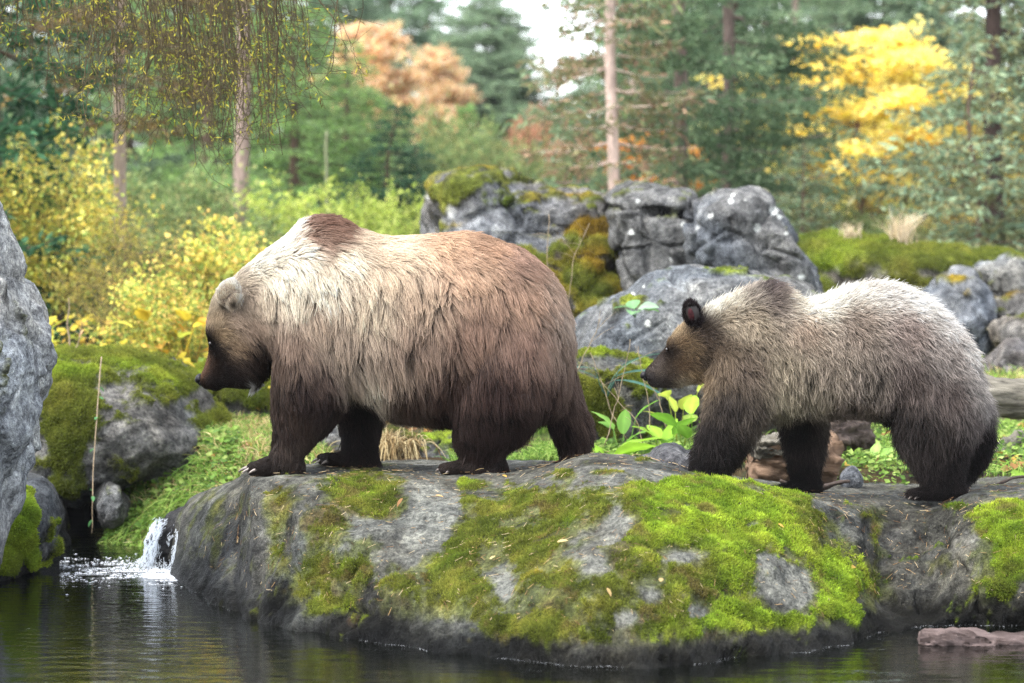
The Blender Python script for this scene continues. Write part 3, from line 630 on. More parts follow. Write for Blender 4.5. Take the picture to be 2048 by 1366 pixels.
boulder('flat_rock', [(1955, 735), (1990, 690), (2030, 680), (2080, 710), (2110, 750), (2040, 775), (1965, 770)], 18.6, .3, 'lowest brown-grey slanted rock above the fallen log', base=(0.150, 0.139, 0.140), seed=331, nth=120, nph=70, facet=.03, cat='rock')
boulder('wet_rock', [(284, 1070), (305, 1038), (355, 1012), (420, 1005), (450, 1060), (440, 1160), (360, 1210), (300, 1200), (280, 1130)], 13.55, .26, 'dark wet rock that the little waterfall runs over', base=(0.045, 0.046, 0.053), seed=341, nth=130, nph=80, wet=.9, cat='rock', fine=.012)
boulder('bank_stone', [(190, 985), (215, 968), (245, 972), (256, 1000), (250, 1050), (205, 1060), (186, 1030)], 14.7, .18, 'small smooth grey stone at the mouth of the dark hollow', base=(0.132, 0.136, 0.144), seed=345, nth=80, nph=50, cat='stone')
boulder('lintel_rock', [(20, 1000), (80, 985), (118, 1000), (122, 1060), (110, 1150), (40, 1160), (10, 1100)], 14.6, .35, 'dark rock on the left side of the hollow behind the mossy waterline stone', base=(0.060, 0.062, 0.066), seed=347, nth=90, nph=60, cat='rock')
boulder('river_stone', [(1680, 960), (1690, 938), (1708, 930), (1722, 945), (1727, 968), (1715, 982), (1690, 984)], 12.75, .07, 'smooth egg-shaped grey stone beside the split log', base=(0.162, 0.167, 0.184), seed=351, nth=70, nph=44, rough=.01, ridge=.004, fine=.001, cat='stone')
boulder('flat_wet_stone', [(1255, 925), (1300, 912), (1370, 905), (1420, 918), (1425, 945), (1330, 955), (1260, 945)], 12.9, .25, 'flat wet bluish slab lying behind the mossy mound between the bears', base=(0.090, 0.095, 0.118), seed=353, nth=90, nph=50, rough=.015, ridge=.006, wet=.5, cat='stone')
boulder('hollow_shade_block', [(80, 985), (120, 960), (200, 962), (236, 990), (240, 1080), (200, 1130), (110, 1130), (76, 1070)], 16.9, .4, 'added near-black block standing for the shade at the back of the hollow under the olive mossy boulder', base=(.02, .02, .022), seed=371, nth=90, nph=60, wet=.5, cat='rock')  # near-black block added to darken the hollow, its shade put into the colour
# ---------------------------------------------------------------- plants: generators
def cards(C, D, L, Wd, col, rs, fold=.25, up=None):
    """one folded quad per leaf: base, left, tip, right"""
    n = len(C); D = nrm(D)
    ref = rs.normal(size=(n, 3)) if up is None else np.broadcast_to(up, (n, 3)) + rs.normal(size=(n, 3)) * .45
    S = nrm(np.cross(D, ref)); Nn = np.cross(S, D)
    L = np.broadcast_to(L, (n,))[:, None]; Wd = np.broadcast_to(Wd, (n,))[:, None]
    mid = C + D * L * .45 + Nn * Wd * fold
    V = np.stack([C, mid - S * Wd / 2, C + D * L, mid + S * Wd / 2], 1).reshape(-1, 3)
    return V, np.arange(4 * n).reshape(n, 4), np.repeat(col, 4, axis=0)
def palette(cols, n, rs, var=.18, w=None):
    c = lin(np.array(cols))[rs.choice(len(cols), n, p=w)]
    return np.clip(c * np.exp(rs.normal(size=(n, 1)) * var), .003, .9)
def conifer(h, r, seed, cols, droop=.35, bare=.12, step=.2, nb=5, card=(.12, .035), trunk_r=None, trunk_c=(105, 88, 76), lift=0.0, shape=.8, deadc=None, dead_z=0.0, twig=.36):
    rs = np.random.RandomState(seed)
    tr = trunk_r or h * .016
    zt = np.linspace(0, h, 14); wob = np.cumsum(rs.normal(size=(14, 2)) * .02, 0)
    path = np.stack([wob[:, 0], wob[:, 1], zt], -1)
    parts = [tube(path, tr * (1 - zt / h) ** .8 + .006, 10)]
    Cs, Ds, K = [], [], []
    z = h * bare
    while z < h * .985:
        f = (z - h * bare) / (h * (1 - bare))
        ln0 = r * (1 - f) ** shape + .12
        if f < .12: ln0 *= .65 + f * 3
        for b in range(nb):
            az = rs.rand() * 2 * np.pi; ln = ln0 * (.6 + .5 * rs.rand())
            o = np.array([np.cos(az), np.sin(az), 0]); s = np.array([-o[1], o[0], 0])
            t = np.linspace(0, 1, 6)
            bp = np.array([0, 0, z]) + np.outer(t * ln, o); bp[:, 2] += lift * ln * t - droop * ln * t + droop * .75 * ln * t ** 2 + rs.normal() * .05 * t
            bp[:, :2] += np.array([np.interp(z, zt, wob[:, 0]), np.interp(z, zt, wob[:, 1])])
            parts.append(tube(bp, .012 * (ln / 1.5 + .3) * (1 - .8 * t), 4, cap=False))
            nt_ = max(3, int(ln / .10)); tt = rs.rand(nt_) * .86 + .14
            base = np.stack([np.interp(tt, t, bp[:, k]) for k in range(3)], -1)
            for sd in (-1, 1):
                tl = twig * ln * (1 - .65 * tt) + .07
                dirv = nrm(o * .75 + sd * s * (.9 + .3 * rs.rand(nt_, 1)) + np.array([0, 0, -.25]) * (droop + .2) + rs.normal(size=(nt_, 3)) * .15)
                m = np.maximum(2, (tl / .065).astype(int))
                idx = np.repeat(np.arange(nt_), m); q = rs.rand(len(idx))
                Cs.append(base[idx] + dirv[idx] * (q * tl[idx])[:, None] + rs.normal(size=(len(idx), 3)) * .018 - np.array([0, 0, .10]) * (q * tl[idx])[:, None])
                Ds.append(dirv[idx] + rs.normal(size=(len(idx), 3)) * .55); K.append(np.full(len(idx), z))
        z += step * 1.3 * (.7 + .6 * rs.rand())
    C, D, K = np.concatenate(Cs), np.concatenate(Ds), np.concatenate(K); n = len(C)
    col = palette(cols, n, rs)
    tone = np.exp(.35 * fbm(C * 2.0, 3, seed))[:, None]; col = col * tone
    if deadc is not None:
        dm = (K + rs.normal(size=n) * .3 < dead_z) & (rs.rand(n) < .85); col = np.where(dm[:, None], palette(deadc, n, rs), col)
    Vt, Ft = merge(parts)
    tc = lin(np.array(trunk_c))[None] * np.exp(.35 * fbm(Vt * [6, 6, 2.5], 3, seed + 1))[:, None]
    return (Vt, Ft, tc), cards(C, D, card[0] * (.6 + .8 * rs.rand(n)), card[1] * (.7 + .6 * rs.rand(n)), col, rs)
def shrub(h, w, seed, cols, nstem=14, nleaf=6000, leaf=(.06, .045), low=.25, stem_c=(92, 74, 58), spread=.11, arch=.15, stem_r=.008, upright=1.0, clump=0.0):
    rs = np.random.RandomState(seed); parts = []; Ls, Ld = [], []
    per = nleaf // nstem
    for k in range(nstem):
        az = rs.rand() * 2 * np.pi; rad = w * np.sqrt(rs.rand()) ; hh = h * (1 - .45 * (rad / w) ** 2) * (.75 + .3 * rs.rand())
        t = np.linspace(0, 1, 9)
        p = np.stack([np.cos(az) * rad * t ** 1.3, np.sin(az) * rad * t ** 1.3, hh * (t * (1 + arch) - arch * t ** 2.5)], -1) + np.cumsum(rs.normal(size=(9, 3)) * .02 * h / 2, 0) * t[:, None]
        p[:, :2] += rs.normal(size=2) * .06
        parts.append(tube(p, stem_r * (1 - .8 * t) * (.7 + .6 * rs.rand()), 5, cap=False))
        nt_ = 12
        ts = low + (1 - low) * rs.rand(nt_)
        base = np.stack([np.interp(ts, t, p[:, j]) for j in range(3)], -1)
        td = nrm(np.stack([np.cos(az) + rs.normal(size=nt_) * .9, np.sin(az) + rs.normal(size=nt_) * .9, .5 * upright + rs.rand(nt_) * .6], -1)); tl = (.10 + .22 * rs.rand(nt_)) * h * .75
        for j in range(nt_):
            q = np.linspace(0, 1, 4)[:, None]; parts.append(tube(base[j] + td[j] * tl[j] * q + np.array([0, 0, -.08]) * tl[j] * q ** 2, stem_r * .4 * (1 - .7 * q[:, 0]), 3, cap=False))
        i = rs.randint(0, nt_, per); q = rs.rand(per) ** .7
        Ls.append(base[i] + td[i] * (q * tl[i])[:, None] + rs.normal(size=(per, 3)) * spread * h * .35); Ld.append(td[i] * .6 + rs.normal(size=(per, 3)) * .8 + np.array([0, 0, -.25]))
    C, D = np.concatenate(Ls), np.concatenate(Ld); C[:, 2] = np.maximum(C[:, 2], .02); n = len(C)
    col = palette(cols, n, rs) * np.exp(.30 * fbm(C * 2.2, 3, seed))[:, None]
    Vt, Ft = merge(parts); tc = lin(np.array(stem_c))[None] * np.exp(.3 * fbm(Vt * 6, 2, seed))[:, None]
    sc = .6 + .8 * rs.rand(n)
    return (Vt, Ft, tc), cards(C, D, leaf[0] * sc, leaf[1] * sc, col, rs, fold=.3)
def leafy_tree(h, w, seed, cols, nlimb=26, nleaf=14000, leaf=(.10, .09), trunk_c=(110, 95, 85), base_f=.25, top_r=.5, trunk_r=.07, spread=.30, narrow=.6):
    rs = np.random.RandomState(seed); t = np.linspace(0, 1, 12)
    tp = np.stack([np.cumsum(rs.normal(size=12) * .03), np.cumsum(rs.normal(size=12) * .03), h * t], -1)
    parts = [tube(tp, trunk_r * (1 - t) ** .7 + .01, 10)]; Ls = []
    per = nleaf // (nlimb * 4)
    for k in range(nlimb):
        f = base_f + (1 - base_f) * (k + rs.rand()) / nlimb
        b = np.array([np.interp(f, t, tp[:, j]) for j in range(3)]); az = k * 2.4 + rs.rand()
        rad = w * (np.sin(np.pi * np.clip((f - base_f) / (1 - base_f) * .8 + .2, 0, 1)) ** narrow) * (.6 + .5 * rs.rand())
        q = np.linspace(0, 1, 6)
        lp = b + np.outer(q * rad, [np.cos(az), np.sin(az), 0]) + np.outer(q ** 1.2 * rad * (.35 + .4 * rs.rand()), [0, 0, 1]) + np.cumsum(rs.normal(size=(6, 3)) * .05, 0)
        parts.append(tube(lp, trunk_r * .35 * (1 - .85 * q), 5, cap=False))
        for j in range(4):
            qq = .35 + .65 * rs.rand(); c = np.array([np.interp(qq, q, lp[:, m]) for m in range(3)])
            e = c + rs.normal(size=3) * spread * .9
            parts.append(tube(np.stack([c, (c + e) / 2 + rs.normal(size=3) * .03, e]), [.008, .006, .003], 3, cap=False))
            u = rs.rand(per, 1) ** .5
            Ls.append(c + (e - c) * rs.rand(per, 1) + nrm(rs.normal(size=(per, 3))) * u * spread * (.6 + .7 * rs.rand()))
    C = np.concatenate(Ls); n = len(C)
    col = palette(cols, n, rs) * np.exp(.28 * fbm(C * 1.6, 3, seed))[:, None]
    Vt, Ft = merge(parts); tc = lin(np.array(trunk_c))[None] * np.exp(.3 * fbm(Vt * [5, 5, 2], 2, seed))[:, None]
    sc = .6 + .8 * rs.rand(n)
    return (Vt, Ft, tc), cards(C, rs.normal(size=(n, 3)) + np.array([0, 0, -.4]), leaf[0] * sc, leaf[1] * sc, col, rs, fold=.25)

PROTO = {}
def plant_thing(name, key, maker, px, d, label, cat, group=None, scale=1.0, rot=0.0, sink=.05, dz=0.0, leafmat=None, tname='trunk', cname='crown', sz=1.0):
    """place one plant; meshes are shared between plants of one key"""
    if key not in PROTO:
        (Vt, Ft, tc), (Vl, Fl, cl) = maker()
        PROTO[key] = (mesh_data('trunk', Vt, Ft, col=tc), mesh_data('leaves', Vl, Fl, smooth=False, col=cl))
        PROTO[key][0].materials.append(M_BARK); PROTO[key][1].materials.append(leafmat or M_LEAF)
    x = (px - CX) / F * d
    z = float(ground_full(np.array([x]), np.array([float(d)]))[0]) - sink + dz
    root = empty(name, (x, d, z)); tag(root, label, cat, group)
    root.rotation_euler = (0, 0, rot); root.scale = (scale, scale, scale * sz)
    for nm, me in ((tname, PROTO[key][0]), (cname, PROTO[key][1])):
        o = bpy.data.objects.new(nm, me); COL.objects.link(o); o.parent = root
    return root

# ---------------------------------------------------------------- the wood behind
GREEN = [(100, 124, 82), (118, 142, 92), (136, 158, 104), (106, 128, 94)]
BLUEG = [(122, 144, 118), (140, 162, 132), (108, 130, 108), (154, 172, 140)]
OLIVEC = [(116, 120, 84), (134, 136, 96), (98, 106, 78), (150, 146, 108)]
DARKG = [(108, 130, 104), (120, 144, 114), (132, 156, 126)]
LIME = [(126, 160, 90), (144, 174, 104), (110, 142, 84)]
BROWN = [(146, 120, 98), (164, 136, 112), (126, 104, 86), (178, 150, 124)]
YEL = [(244, 222, 112), (248, 228, 138), (238, 210, 100), (240, 224, 150), (224, 208, 124)]
YELG = [(222, 206, 96), (200, 196, 96), (228, 214, 122), (168, 178, 92), (140, 160, 84), (214, 186, 96)]
ORG = [(246, 206, 174), (240, 192, 158), (248, 214, 186), (240, 200, 148), (244, 210, 158)]  # paled, with the haze put into the leaf colour
PINK = [(190, 140, 116), (176, 128, 104), (166, 140, 104), (204, 158, 128)]
FARC = 'far conifers closing the clearing'
mkA = lambda: conifer(9.5, 2.3, 401, DARKG, droop=.30, bare=.03, step=.26, card=(.17, .06))
mkB = lambda: conifer(8.5, 2.6, 402, BLUEG, droop=.20, bare=.02, step=.2, nb=6, card=(.15, .06), shape=.62)
mkC = lambda: conifer(6.5, 1.9, 403, GREEN + LIME, droop=.45, bare=.03, step=.18, card=(.12, .04), twig=.5)
far = [(-150, 52, 1.05), (60, 60, 1.1), (250, 58, 1.0), (330, 74, 1.2), (420, 50, .8), (540, 66, 1.0), (690, 70, .9), (775, 78, 1.3), (860, 84, .9), (1340, 60, 1.0), (1460, 52, 1.0), (1590, 60, 1.1), (1760, 58, 1.05), (1880, 64, 1.1), (2140, 50, 1.0), (2250, 60, 1.2), (150, 90, 1.4), (480, 95, 1.4), (1400, 90, 1.4), (1650, 95, 1.5), (-360, 46, 1.0), (-620, 52, 1.2), (-900, 44, 1.0), (2420, 46, 1.1), (2700, 52, 1.2), (2960, 44, 1.0)]
for k, (px, d, s) in enumerate(far):
    plant_thing('far_conifer', 'farA' if k % 3 else 'farB', mkA if k % 3 else mkB, px, d, 'dark green conifer in the hazy wall of forest behind everything', 'conifer', FARC, s, k * 1.7, leafmat=M_NEEDLE)
plant_thing('blue_green_conifer', 'big', lambda: conifer(9.2, 5.0, 411, BLUEG, droop=.12, bare=.02, step=.15, nb=7, card=(.15, .06), shape=.6, lift=.12, twig=.42), 975, 60, 'wide blue-green cone-shaped conifer in the middle of the clearing', 'conifer', None, .43, .4, leafmat=M_NEEDLE)
plant_thing('slender_cypress', 'cyp', lambda: conifer(2.6, .42, 412, [(128, 160, 96), (110, 144, 84), (144, 174, 110)], droop=-.5, bare=.0, step=.06, nb=5, card=(.12, .04), shape=.7, twig=.5), 936, 44, 'small pale green pointed cypress in front of the blue-green conifer', 'conifer', None, .55, 0, leafmat=M_NEEDLE)
plant_thing('orange_maple', 'org', lambda: leafy_tree(6.6, 1.5, 413, ORG, 34, 15000, (.13, .12), narrow=.7), 735, 47, 'autumn tree with pale orange leaves rising behind the firs', 'tree', None, .62, .3, sz=.66)
plant_thing('orange_maple', 'org2', lambda: leafy_tree(4.6, 1.3, 414, ORG, 26, 8000, (.12, .11)), 880, 50, 'lower orange autumn tree leaning beside the blue-green conifer', 'tree', None, .5, 2.0)
plant_thing('pink_shrub', 'pink', lambda: shrub(2.2, 1.1, 415, PINK, 18, 5000, (.09, .07)), 1075, 46, 'faded pink-brown shrub left of the half-dead conifer', 'shrub', None, .62, 0, tname='stems', cname='leaves')
plant_thing('pink_shrub', 'pink', None, 1120, 40, 'tawny low shrub just behind the cracked boulder', 'shrub', None, .6, 2.2, tname='stems', cname='leaves')
plant_thing('green_fir', 'fir1', lambda: conifer(6.2, 2.1, 421, GREEN + LIME, droop=.42, bare=.03, step=.17, nb=5, card=(.12, .04), twig=.5), 690, 34, 'light green fir with drooping feathery boughs left of the orange tree', 'conifer', None, .62, .5, sz=.62, leafmat=M_NEEDLE)
plant_thing('green_fir', 'fir1', None, 590, 31, 'taller light green fir behind the brown trunk', 'conifer', None, .72, 2.5, sz=.7, leafmat=M_NEEDLE)
plant_thing('green_fir', 'fir2', lambda: conifer(3.6, 1.3, 422, [(66, 98, 74), (84, 118, 88), (56, 84, 66)], droop=.25, bare=.0, step=.12, nb=6, card=(.11, .04), twig=.45), 775, 30, 'short dense dark fir right behind the hump of the large bear', 'conifer', None, .62, 1.1, sz=.72, leafmat=M_NEEDLE)
plant_thing('green_fir', 'fir2', None, 835, 33, 'small dark fir against the left end of the cracked boulder', 'conifer', None, .5, 3.3, sz=.6, leafmat=M_NEEDLE)
plant_thing('green_fir', 'fir1', None, 420, 38, 'slim fir seen between the two brown trunks', 'conifer', None, 1.0, 4.0, leafmat=M_NEEDLE)
plant_thing('bare_trunk_tree', 'trA', lambda: conifer(11, 1.5, 431, OLIVEC + BROWN, droop=.5, bare=.18, step=.24, nb=4, card=(.11, .035), trunk_r=.06, trunk_c=(168, 150, 134), deadc=[(128, 108, 66), (108, 88, 52), (148, 126, 82)], dead_z=4.5), 238, 22.5, 'tall pale-barked conifer with mossy brown lower boughs above the yellow bushes', 'conifer', None, .85, 0, leafmat=M_NEEDLE)
plant_thing('bare_trunk_tree', 'trB', lambda: conifer(13, 1.7, 432, GREEN + OLIVEC, droop=.45, bare=.34, step=.24, nb=4, card=(.12, .04), trunk_r=.095, trunk_c=(148, 130, 120)), 484, 29, 'tall conifer with a straight bare brown trunk left of the light green firs', 'conifer', None, .85, 1.0, leafmat=M_NEEDLE)
plant_thing('dead_boughed_conifer', 'dead1', lambda: conifer(10, .8, 433, OLIVEC + BLUEG + GREEN, droop=.28, bare=.03, step=.13, twig=.5, nb=5, card=(.12, .03), trunk_r=.06, trunk_c=(214, 190, 178), deadc=BROWN + OLIVEC + OLIVEC, dead_z=3.0), 1237, 25.2, 'pale-trunked conifer with half-dead brown and olive boughs above the blocky boulder', 'conifer', None, .9, 0.3, leafmat=M_NEEDLE)
plant_thing('dead_boughed_conifer', 'dead1', None, 1262, 38, 'ragged olive conifer standing just behind the pale trunk', 'conifer', None, .62, 2.1, leafmat=M_NEEDLE)
plant_thing('spruce', 'spr1', lambda: conifer(9.5, 1.9, 441, [(118, 142, 110), (134, 156, 120), (104, 128, 98), (148, 168, 132)], droop=.34, bare=.02, step=.25, nb=5, card=(.13, .04), trunk_r=.09, trunk_c=(150, 130, 124), twig=.42), 1362, 27, 'green spruce with layered boughs and grey trunk behind the rounded boulder', 'conifer', None, .82, .8, leafmat=M_NEEDLE)
plant_thing('spruce', 'spr1', None, 1455, 28, 'second green spruce filling the gap before the yellow tree', 'conifer', None, .78, 2.9, leafmat=M_NEEDLE)
plant_thing('spruce', 'spr1', None, 1590, 47, 'hazier green spruce behind the left side of the golden tree', 'conifer', None, .8, 4.4, leafmat=M_NEEDLE)
plant_thing('spruce', 'spr2', lambda: conifer(9.5, 1.75, 442, BLUEG + OLIVEC, droop=.5, bare=.0, step=.30, nb=5, card=(.12, .045), trunk_r=.10, trunk_c=(74, 62, 58), twig=.42), 1990, 25, 'dark-trunked spruce with heavy sagging olive boughs right of the yellow tree', 'conifer', None, .85, .2, leafmat=M_NEEDLE)
plant_thing('spruce', 'spr2', None, 2120, 28, 'spruce at the far end of the mossy ledge', 'conifer', None, .9, 3.2, leafmat=M_NEEDLE)
plant_thing('young_spruce', 'spr3', lambda: conifer(3.0, 1.3, 443, BLUEG + OLIVEC, droop=.35, bare=.0, step=.14, nb=5, card=(.11, .04), twig=.45), 1960, 24, 'bushy young spruce growing against the mossy ledge', 'conifer', None, .75, .9, leafmat=M_NEEDLE)
plant_thing('young_spruce', 'spr3', None, 1600, 25.5, 'low spruce bough clump beside the shoulder of the rounded boulder', 'conifer', None, .45, 2.4, leafmat=M_NEEDLE)
plant_thing('yellow_maple', 'yel', lambda: leafy_tree(6.2, 1.9, 451, YEL, 40, 17000, (.11, .10), base_f=.12, narrow=.5, trunk_c=(120, 96, 78)), 1715, 38, 'bright golden yellow autumn tree between the spruces', 'tree', None, 1.0, .2, sz=.46, dz=-.5)
plant_thing('yellow_maple', 'yel', None, 1850, 42, 'deeper gold autumn tree behind the sagging spruce', 'tree', None, .85, 2.6, sz=.44, dz=-.3)
plant_thing('yellow_maple', 'yel2', lambda: leafy_tree(4.2, 1.4, 452, YEL + [(226, 160, 40)], 26, 8000, (.10, .09), base_f=.05, narrow=.5), 1935, 29, 'low golden bush glowing through the boughs above the mossy ledge', 'shrub', None, .62, 1.4, sz=.62)
plant_thing('yellow_maple', 'yel', None, 1630, 41, 'low golden foliage spreading left of the bright golden tree', 'tree', None, .62, 4.2, sz=.5, dz=-.5)
plant_thing('orange_bush', 'ob', lambda: shrub(1.8, .7, 453, [(226, 160, 70), (214, 140, 60), (196, 150, 80)], 12, 2600, (.08, .07)), 1300, 31, 'small orange bush between the pale trunk and the spruce', 'shrub', None, .8, 0, tname='stems', cname='leaves')
plant_thing('evergreen', 'darkl', lambda: conifer(6, 1.7, 461, [(40, 70, 48), (54, 88, 58), (70, 108, 78)], droop=.35, bare=.0, step=.2, nb=5, card=(.12, .045)), -10, 21, 'dark evergreen at the edge of the yellow bushes', 'conifer', None, .9, 0, leafmat=M_NEEDLE)
plant_thing('pale_green_bush', 'pgb', lambda: shrub(1.3, 1.3, 462, [(176, 190, 92), (160, 176, 84), (190, 198, 112), (136, 156, 74)], 26, 7000, (.06, .035)), 770, 24.5, 'rounded pale yellow-green bush behind the back of the large bear', 'shrub', None, .8, 0, tname='stems', cname='leaves')
plant_thing('pale_green_bush', 'pgb', None, 640, 26, 'feathery green undergrowth in front of the short firs', 'shrub', None, .75, 2, tname='stems', cname='leaves')
plant_thing('yellow_shrub', 'ysh', lambda: shrub(3.0, 1.0, 471, YELG, 20, 5000, (.065, .052)), 110, 20.5, 'tall yellow-leaved shrub rising beside the tall grey boulder', 'shrub', None, .58, .2, tname='stems', cname='leaves')
plant_thing('yellow_shrub', 'ysh', None, 20, 22.5, 'yellow shrub partly behind the tall grey boulder', 'shrub', None, .52, 2.2, tname='stems', cname='leaves')
plant_thing('yellow_shrub', 'ysh2', lambda: shrub(2.0, 1.1, 472, [(226, 210, 104), (210, 198, 104), (180, 186, 98), (226, 192, 112), (140, 160, 84), (156, 170, 88)], 22, 3800, (.075, .06)), 400, 18.6, 'yellow and orange leafed bramble in front of the large bear head', 'shrub', None, .52, .6, tname='stems', cname='leaves')
plant_thing('yellow_shrub', 'ysh2', None, 480, 20.6, 'low yellow thicket just beyond the neck of the large bear', 'shrub', None, .46, 3.6, tname='stems', cname='leaves')
plant_thing('yellow_shrub', 'ysh2', None, 320, 17.4, 'low golden bramble over the olive mossy boulder', 'shrub', None, .40, 5.0, tname='stems', cname='leaves')
plant_thing('twiggy_shrub', 'twg', lambda: shrub(2.4, 1.2, 473, [(150, 140, 76), (132, 124, 66), (170, 158, 84), (112, 108, 62)], 46, 9000, (.045, .018), spread=.08, stem_c=(120, 106, 84), upright=1.4), 270, 18.8, 'fine-twigged olive shrub between the yellow bushes', 'shrub', None, .48, .4, tname='stems', cname='leaves')
plant_thing('twiggy_shrub', 'twg', None, 160, 17.6, 'hazy olive brush just behind the olive mossy boulder', 'shrub', None, .40, 2.4, tname='stems', cname='leaves')
plant_thing('understorey_bush', 'und', lambda: shrub(1.6, 1.2, 474, [(120, 142, 90), (136, 152, 98), (104, 126, 82), (158, 160, 106)], 24, 3600, (.07, .045)), 560, 23, 'green understorey bush at the foot of the brown trunk', 'shrub', 'green understorey bushes', .55, 0, tname='stems', cname='leaves')
for k, (px, d, s, lb) in enumerate([(420, 27, .7, 'between the two tall bare trunks'), (300, 25.5, .55, 'behind the fine-twigged olive shrub'), (880, 36, .9, 'behind the mossy end of the cracked boulder'), (1010, 38, .9, 'at the foot of the blue-green conifer'), (1480, 34, .9, 'behind the two layered spruces'), (1680, 29, .4, 'under the bright golden tree'),
    (60, 26, 1.0, 'behind the tall yellow shrubs'), (1800, 27, .5, 'under the sagging spruce boughs'), (660, 40, 1.2, 'deep behind the light green firs'), (1120, 30, .6, 'left of the half-dead conifer'), (1330, 25, .55, 'right behind the blocky boulder')]):
    plant_thing('understorey_bush', 'und', None, px, d, 'green understorey bush ' + lb, 'shrub', 'green understorey bushes', s, k * 1.9, tname='stems', cname='leaves')

# ---------------------------------------------------------------- hanging willow twigs
def willow():
    rs = np.random.RandomState(77)
    root = empty('willow_tree', (-3.6, 14.2, float(ground_full(np.array([-3.6]), np.array([14.2]))[0]) - .05))
    tag(root, 'weeping willow trailing thin bare twigs and a few narrow yellow-green leaves over the pool', 'tree')
    t = np.linspace(0, 1, 12)
    z0 = root.location.z
    trunk = np.stack([-3.6 + .15 * np.sin(3 * t), 14.2 + .1 * t, z0 + 3.6 * t], -1)
    parts = [tube(trunk, .17 * (1 - .45 * t), 12)]
    limbs = []
    for (x1, y1, z1, r) in [(-.55, 13.4, 3.05, .05), (-1.5, 13.0, 3.15, .055), (-2.2, 12.8, 3.1, .05), (-.9, 13.9, 3.3, .05), (.0, 13.6, 3.05, .03)]:
        a = trunk[-2]; q = np.linspace(0, 1, 16)
        lp = a + (np.array([x1, y1, z1]) - a) * q[:, None]; lp[:, 2] += .55 * np.sin(np.pi * q) ; lp += np.cumsum(rs.normal(size=(16, 3)) * .015, 0)
        parts.append(tube(lp, r * (1 - .8 * q) + .004, 7)); limbs.append(lp)
    Vt, Ft = merge(parts); mk('trunk', Vt, Ft, M_BARK, root, col=np.broadcast_to(lin(np.array((92, 82, 70))), (len(Vt), 3)))
    tw = []; LC, LD = [], []
    NS = 300
    for k in range(NS):
        # where the tip of this twig hangs, drawn from the outline of the curtain
        px = rs.choice([rs.uniform(-60, 560), rs.uniform(180, 480), rs.uniform(420, 690)], p=[.5, .3, .2])
        low = np.interp(px, [-60, 20, 120, 200, 300, 430, 520, 600, 690], [120, 150, 200, 290, 310, 345, 300, 250, 150])
        tipy = low * (.35 + .65 * rs.rand() ** .6)
        d = 12.9 + rs.rand() * 1.2
        tip = P(px, tipy, d)
        top = P(px - rs.uniform(-30, 90), -rs.uniform(60, 190), d + rs.normal() * .2)
        s = np.linspace(0, 1, 14)
        c1 = top + (tip - top) * s[:, None]
        bow = rs.normal() * .10 + .06
        c1[:, 0] += bow * np.sin(np.pi * s) + (.10 * s ** 4 * np.sign(px - 330)) * rs.rand(); c1[:, 1] += rs.normal() * .06 * np.sin(np.pi * s)
        c1 += np.cumsum(rs.normal(size=(14, 3)) * .008, 0)
        if rs.rand() < .4: c1[-3:, 2] += np.array([0, .012, .04])
        tw.append(tube(c1, (.0044 if k % 5 == 0 else .0026) * (1 - .65 * s) * (.7 + .6 * rs.rand()), 4, cap=False))
        for j in range(rs.randint(2, 6)):
            f = rs.uniform(.35, .98); b = np.array([np.interp(f, s, c1[:, m]) for m in range(3)])
            e = b + np.array([rs.normal() * .12, rs.normal() * .08, -.03 + rs.normal() * .07]); mid_ = (b + e) / 2 + rs.normal(size=3) * .02
            tw.append(tube(np.stack([b, mid_, e]), [.0015, .0013, .0007], 3, cap=False))
            nl = rs.poisson(1.3 if rs.rand() < .8 else 4.0)
            if nl:
                q = rs.rand(nl, 1); LC.append(b + (e - b) * q); LD.append(nrm(np.array([[0, 0, -.5]]) + rs.normal(size=(nl, 3)) * .7))
        nl = rs.poisson(2.6)
        if nl:
            f = rs.uniform(.3, 1, nl); LC.append(np.stack([np.interp(f, s, c1[:, m]) for m in range(3)], -1)); LD.append(nrm(np.array([[0, 0, -.7]]) + rs.normal(size=(nl, 3)) * .6))
    Vt, Ft = merge(tw); tc = lin(np.array((86, 78, 58)))[None] * np.exp(.4 * pnoise(Vt * 3, 5))[:, None]
    tag(mk('twigs', Vt, Ft, M_BARK, root, col=tc), kind='stuff')
    C, D = np.concatenate(LC), np.concatenate(LD); n = len(C)
    Vl, Fl, cl = cards(C, D, .030 * (.6 + .7 * rs.rand(n)), .0070 * (.7 + .6 * rs.rand(n)), palette([(150, 156, 50), (170, 166, 56), (120, 132, 44), (188, 176, 74), (104, 96, 52)], n, rs), rs, fold=.3)
    tag(mk('leaves', Vl, Fl, M_LEAF, root, smooth=False, col=cl), kind='stuff')
willow()

